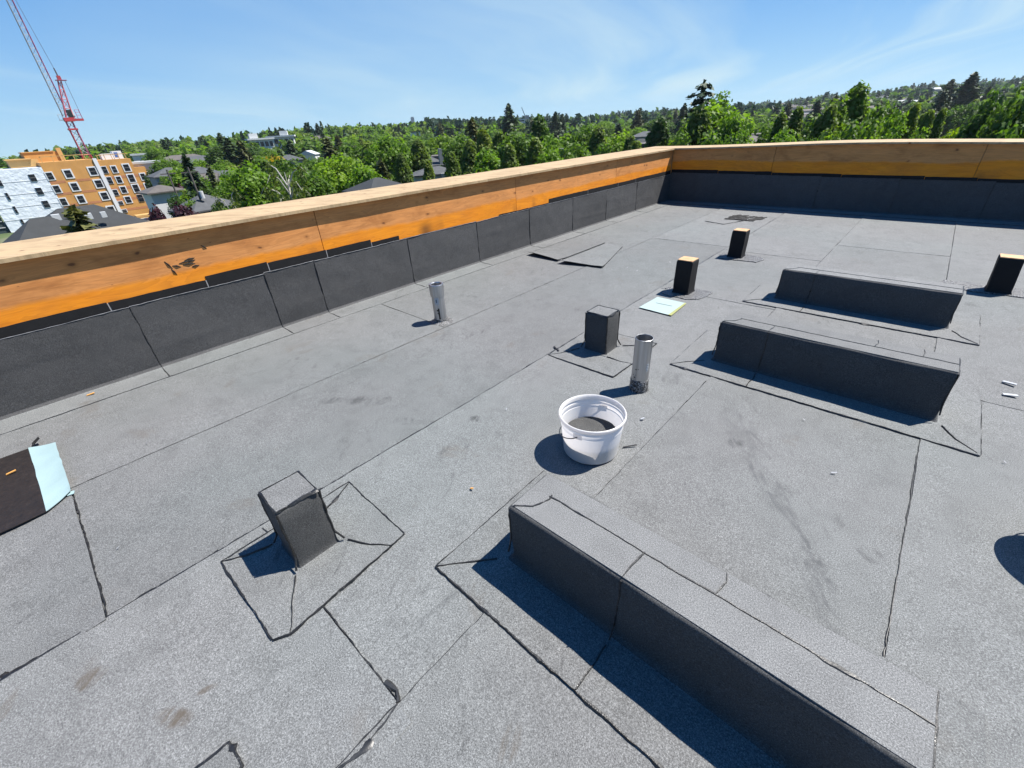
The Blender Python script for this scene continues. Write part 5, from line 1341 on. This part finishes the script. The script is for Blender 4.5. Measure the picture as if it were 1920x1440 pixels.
# storey bands of a redder sheathing
for z in (-5.0, -7.7, -10.4, -13.0):
    for y0, y1 in ((9.65, 12.6), (14.7, 17.6)): slab('floor_band', y0, y1, z, z + .55, 'osb_red', x0=FX - .2, x1=FX + .025)
    slab('floor_band', 20.7, 27.65, z - .1, z + .5, 'osb_red', x0=FX, x1=FX + .175)
    slab('floor_band', 27.75, 30.05, z - .1, z + .4, 'osb_red', x0=FX, x1=FX + .125)
for z in (-3.9, -6.6, -9.3, -12.0, -14.6): slab('wrap_fold', -1.85, 9.55, z, z + .12, 'wrap_white', x0=FX - .1, x1=FX + .05)
def win(y0, y1, z0, z1, fr, x=FX, deep=.06):
    b = MB()
    o = b.box
    if fr: b.box((x + .01, y0 - fr, z0 - fr), (x + deep + .06, y1 + fr, z1 + fr)); f = b.build('window', M['wrap_white'], t)
    else: b.box((x + .01, y0 - .06, z0 - .06), (x + deep, y1 + .06, z1 + .06)); f = b.build('window', M['housewrap'], t)
    g = MB(); g.box((x + .02, y0, z0), (x + deep + .10, y1, z1)); g.build('pane', M['glass'], f)
    m_ = MB(); m_.box((x + .03, y0, (z0 + z1) / 2 - .03), (x + deep + .12, y1, (z0 + z1) / 2 + .03)); m_.build('glazing_bar', M['wall_grey'], f)
for k in range(3):
    z = -4.05 - 2.98 * k; dy = -.14 * k
    win(6.55 + dy, 7.65 + dy, z, z + 1.5, 0)
    win(9.75 + dy * .3, 10.85 + dy * .3, z + .05, z + 1.55, .22)
    win(13.25 - .05 * k, 14.45 - .05 * k, z + .15, z + 1.75, .30); win(18.15 - .05 * k, 19.45 - .05 * k, z + .3, z + 1.9, .30)
win(18.0, 19.3, -13.2, -11.6, .30)
for k in range(5): z = -4.5 - 2.98 * k; win(1.0 - .08 * k if k else .9, 1.45 - .08 * k if k else 1.5, z, z + 1.5, 0)
X3, X4 = FX + .15, FX + .10
for k in range(4):
    z = -3.75 - 2.5 * k
    win(22.85 - .08 * k, 23.75, z + .1, z + 1.55, .22, X3)
    win(25.45, 26.65, z + (.0 if k else .2), z + 1.75, .26 if k != 3 else .0, X3)
    win(28.3, 29.25, z - 2.25, z - .75, .24, X4)
for z, h_ in ((-3.6, 1.5), (-6.1, 1.5), (-9.0, 1.3), (-11.4, .8), (-13.4, .7)): win(20.8, 21.75, z, z + h_, .12, X3)
# guard rails and lumber on the roof deck
for y0, y1, z in ((10, 19.6, .1), (20.8, 27.6, -.3)):
    b = MB(); b.box((FX - .2, y0, z + .75), (FX - .1, y1, z + .9)); b.build('guard_rail', M['raw_wood'], t)
    for i in range(5): b = MB(); y = y0 + (y1 - y0) * (i + .1) / 4.6; b.box((FX - .22, y, z - .8), (FX - .1, y + .14, z + .95)); b.build('rail_post', M['raw_wood'], t)
b = MB(); b.box((FX - 20, 4.6, -1.1), (FX - 8, 10.2, .55)); b.build('roof_house', M['raw_wood'], t)
b = MB(); b.box((FX - 22, 4.2, .56), (FX - 7.5, 9.0, .78)); b.build('roof_house_deck', M['raw_wood'], t)
b = MB(); b.box((FX - 24, 8.2, -1.1), (FX - 12, 15.4, 2.0)); b.build('roof_house', M['osb'], t)
b = MB(); b.box((FX - 24.2, 8.0, 2.01), (FX - 11.8, 14.2, 2.2)); b.build('roof_house_deck', M['raw_wood'], t)
b = MB(); b.box((FX - 13, 14.9, -1.1), (FX - 11.6, 15.8, 2.75)); b.build('roof_house_post', M['raw_wood'], t)
for y0, y1, z, mt, lab in ((22.3, 24.8, .75, 'wrap_white', 'low white wrapped unit on the roof of the orange building'), (24.9, 26.9, 1.25, 'wrap_white', 'tall white wrapped unit with a blue panel on the roof of the orange building')):
    q = thing('rooftop_unit', lab, 'rooftop unit', (FX - 4.5, (y0 + y1) / 2, -.6)); b = MB(); b.box((FX - 6, y0, -.62), (FX - 3, y1, z)); b.build('housing', M[mt], q)
    if z > 1: b = MB(); b.box((FX - 3, 25.2, -.2), (FX - 2.95, 26.0, .95)); b.build('blue_panel', plain('blue panel', (.05, .14, .42), .5), q)
b = MB()
q = thing('dark_block', 'plain dark block left of the white wrapped wall, at the left edge', 'dark_block', (FX + 1, -7, -17.5))  # plain dark box added for the darker building beyond
b.box((FX - 3, -16, -17.5), (FX - .5, -2.2, -7.6)); b.build('dark_fill', M['dark_fill'], q)
for k in range(6): b = MB(); b.box((FX - .5, -16, -9.2 - k * 1.4), (FX - .3, -2.3, -9.05 - k * 1.4)); b.build('rail', M['roof_metal'], q)
q = thing('lumber_stack', 'stack of yellow lumber at the foot of the orange building', 'lumber', (FX + 9, 25, -14.4))
for k in range(3): b = MB(); b.box((FX + 7 + k * .5, 20.9 + k * .4, -15.2 + k * .55), (FX + 11, 27.6 - k * .6, -14.72 + k * .55)); b.build('lumber_layer', M['raw_wood'], q)
b = MB(); b.box((FX + 5, 16, -15.4), (FX + 34, 36, -14.35)); tag(b.build('dirt_lot', plain('dry dirt', (.34, .30, .25), .9, var=.15, vscale=.5)), kind='structure')

# ------------------------------------------------------------------ the luffing tower crane behind it
M['crane_red'] = plain('crane red paint', (0.42, 0.045, 0.055), 0.5, var=.12, vscale=.8); M['crane_pink'] = plain('faded crane red', (0.55, 0.16, 0.20), 0.5); M['crane_grey'] = plain('crane grey', (0.30, 0.33, 0.36), 0.5); M['crane_violet'] = plain('crane jib chord', (0.34, 0.09, 0.20), 0.5); M['rope'] = plain('steel rope', (0.09, 0.09, 0.10), 0.5)
M['cabin'] = plain('dark cabin', (0.022, 0.030, 0.028), 0.35)
CX, CY = -186.8, 21.45
t = thing('tower_crane', 'red luffing tower crane with a steep lattice jib behind the orange building', 'crane', (CX, CY, -17))
def lattice(name, a, b, w0, w1, n, ch, br, mats, sides=4, par=None):
    """a square lattice between two points, each chord a part of its own, the lacing one part per face bay"""
    a, b = Vector(a), Vector(b); d = (b - a).normalized(); u = d.cross(Vector((1, 0, 0))).normalized(); v = d.cross(u)
    K = [(-1, -1), (1, -1), (1, 1), (-1, 1)]
    def P(k, f): w = (w0 + (w1 - w0) * f) / 2; return a.lerp(b, f) + u * (K[k][0] * w) + v * (K[k][1] * w)
    par = par or t
    for k in range(4): m_ = MB(); m_.tube([P(k, 0), P(k, 1)], ch, 5); m_.build(name + '_chord', M[mats[k]], par)
    m_ = MB()
    for i in range(n):
        f0, f1 = i / n, (i + 1) / n
        for k in range(4):
            q = (k + 1) % 4; m_.tube([P(k, f0), P(q, f1)] if (i + k) % 2 else [P(q, f0), P(k, f1)], br, 4, False); m_.tube([P(k, f1), P(q, f1)], br, 4, False)
    o = m_.build(name + '_lacing', M[mats[4]], par); o['kind'] = 'stuff'; return P
lattice('mast', (CX, CY, -17), (CX, CY, .7), 2.0, 2.0, 8, .16, .08, ['crane_red'] * 5)
lattice('mast', (CX, CY, .9), (CX, CY, 7.0), 1.55, 1.5, 4, .13, .06, ['crane_red', 'crane_violet', 'crane_red', 'crane_violet', 'crane_grey'])
b = MB(); b.box((CX - 1, CY - 1.05, 6.9), (CX + 1, CY + 1.05, 7.3)); b.build('mast_collar', M['crane_red'], t)
lattice('mast', (CX, CY, 7.3), (CX, CY, 9.0), 1.35, 1.35, 1, .13, .06, ['crane_violet'] * 4 + ['crane_grey'])
b = MB(); b.box((CX - 1.2, CY - .9, 9.0), (CX + 1.2, CY + 1.3, 9.9)); b.build('slewing_platform', M['crane_red'], t)
b = MB(); b.box((CX - 1.0, CY + 1.2, 9.1), (CX + 1.0, CY + 3.3, 9.6)); b.build('counter_deck', M['crane_red'], t)
b = MB(); b.box((CX - .9, CY + .45, 9.95), (CX + .9, CY + 1.45, 11.7)); b.build('operator_cabin', M['cabin'], t)
b = MB(); b.box((CX - .4, CY + 1.6, 9.7), (CX + .4, CY + 1.85, 12.0)); b.build('ballast_post', M['wrap_white'], t)
for y in (2.2, 3.1): 
    b = MB(); b.tube([(CX + .9, CY + y, 9.6), (CX + .9, CY + y, 11.7)], .07, 5); b.build('rail_post', M['crane_violet'], t)
for z in (10.4, 11.1, 11.7):
    b = MB(); b.tube([(CX + .9, CY + 2.2, z), (CX + .9, CY + 3.1, z)], .06, 5); b.build('guard_rail', M['crane_violet'], t)
b = MB(); b.box((CX - .8, CY - 1.8, 9.3), (CX + .8, CY - 1.0, 9.42)); b.build('side_platform', M['crane_grey'], t)
for y in (-1.8, -1.0):
    b = MB(); b.tube([(CX + .8, CY + y, 9.4), (CX + .8, CY + y, 10.6)], .05, 5); b.build('rail_post', M['crane_grey'], t)
b = MB(); b.tube([(CX + .8, CY - 1.8, 10.6), (CX + .8, CY - 1.0, 10.6)], .05, 5); b.build('guard_rail', M['crane_grey'], t)
AP = (CX + .2, CY + 2.35, 19.4)
lattice('tower_head', (CX, CY + .6, 9.9), (CX + .2, CY + 2.2, 18.6), 1.5, .6, 4, .13, .07, ['crane_pink'] * 5)
b = MB(); b.box((CX - .3, CY + 1.95, 18.5), (CX + .7, CY + 2.75, 19.5)); b.build('head_sheave', M['crane_red'], t)
b = MB(); b.box((CX - .6, CY + 1.4, 18.45), (CX + 1.0, CY + 3.7, 18.58)); b.build('head_platform', M['crane_violet'], t)
b = MB(); b.tube([(CX + .3, CY + 3.3, 18.5), (CX + .3, CY + 3.25, 9.6)], .05, 5); b.build('back_stay', M['rope'], t)
jb0, jb1 = (CX, CY - .1, 10.2), (CX + .3, CY + .25, 46.0)
lattice('jib', jb0, jb1, 1.2, 1.0, 26, .09, .035, ['crane_grey', 'crane_violet', 'crane_violet', 'crane_grey', 'crane_grey'])
b = MB(); b.tube([AP, (CX + .2, CY + 2.28, 21.2)], .16, 6); b.build('pendant_link', M['rope'], t)
b = MB(); b.tube([(CX + .2, CY + 2.28, 21.2), (CX + .25, CY + .6, 45.5)], .05, 4); b.build('pendant_rope', M['rope'], t)
# a second crane, tiny, over the concrete block
p = at(988, 226, 700); q = at(978, 201, 700); t = thing('tower_crane', 'tiny grey crane jib over the far concrete block', 'crane', (p.x, p.y, ground(p.x, p.y)))
b = MB(); b.tube([(p.x, p.y, ground(p.x, p.y)), (p.x, p.y, p.z)], .9, 5); b.build('mast', M['crane_grey'], t)
b = MB(); b.tube([tuple(p), tuple(q)], [.7, .45], 5); b.build('jib', M['crane_grey'], t)

# ------------------------------------------------------------------ the air
hz = MB(); hz.box((-2600, -700, -24.0), (1000, 2900, 92.0))
hm = bpy.data.materials.new('air'); hm.use_nodes = True; hm.node_tree.nodes.clear(); k = NT(hm.node_tree)
pv = k.add('ShaderNodeVolumePrincipled'); pv.inputs['Color'].default_value = (0.80, 0.90, 1.0, 1); pv.inputs['Density'].default_value = 0.00007
pv.inputs['Anisotropy'].default_value = 0.3
ot = k.add('ShaderNodeOutputMaterial'); k.l.new(pv.outputs[0], ot.inputs['Volume'])
tag(hz.build('haze', hm), 'thin blue air between the roof and the far hills', 'haze', kind='stuff')
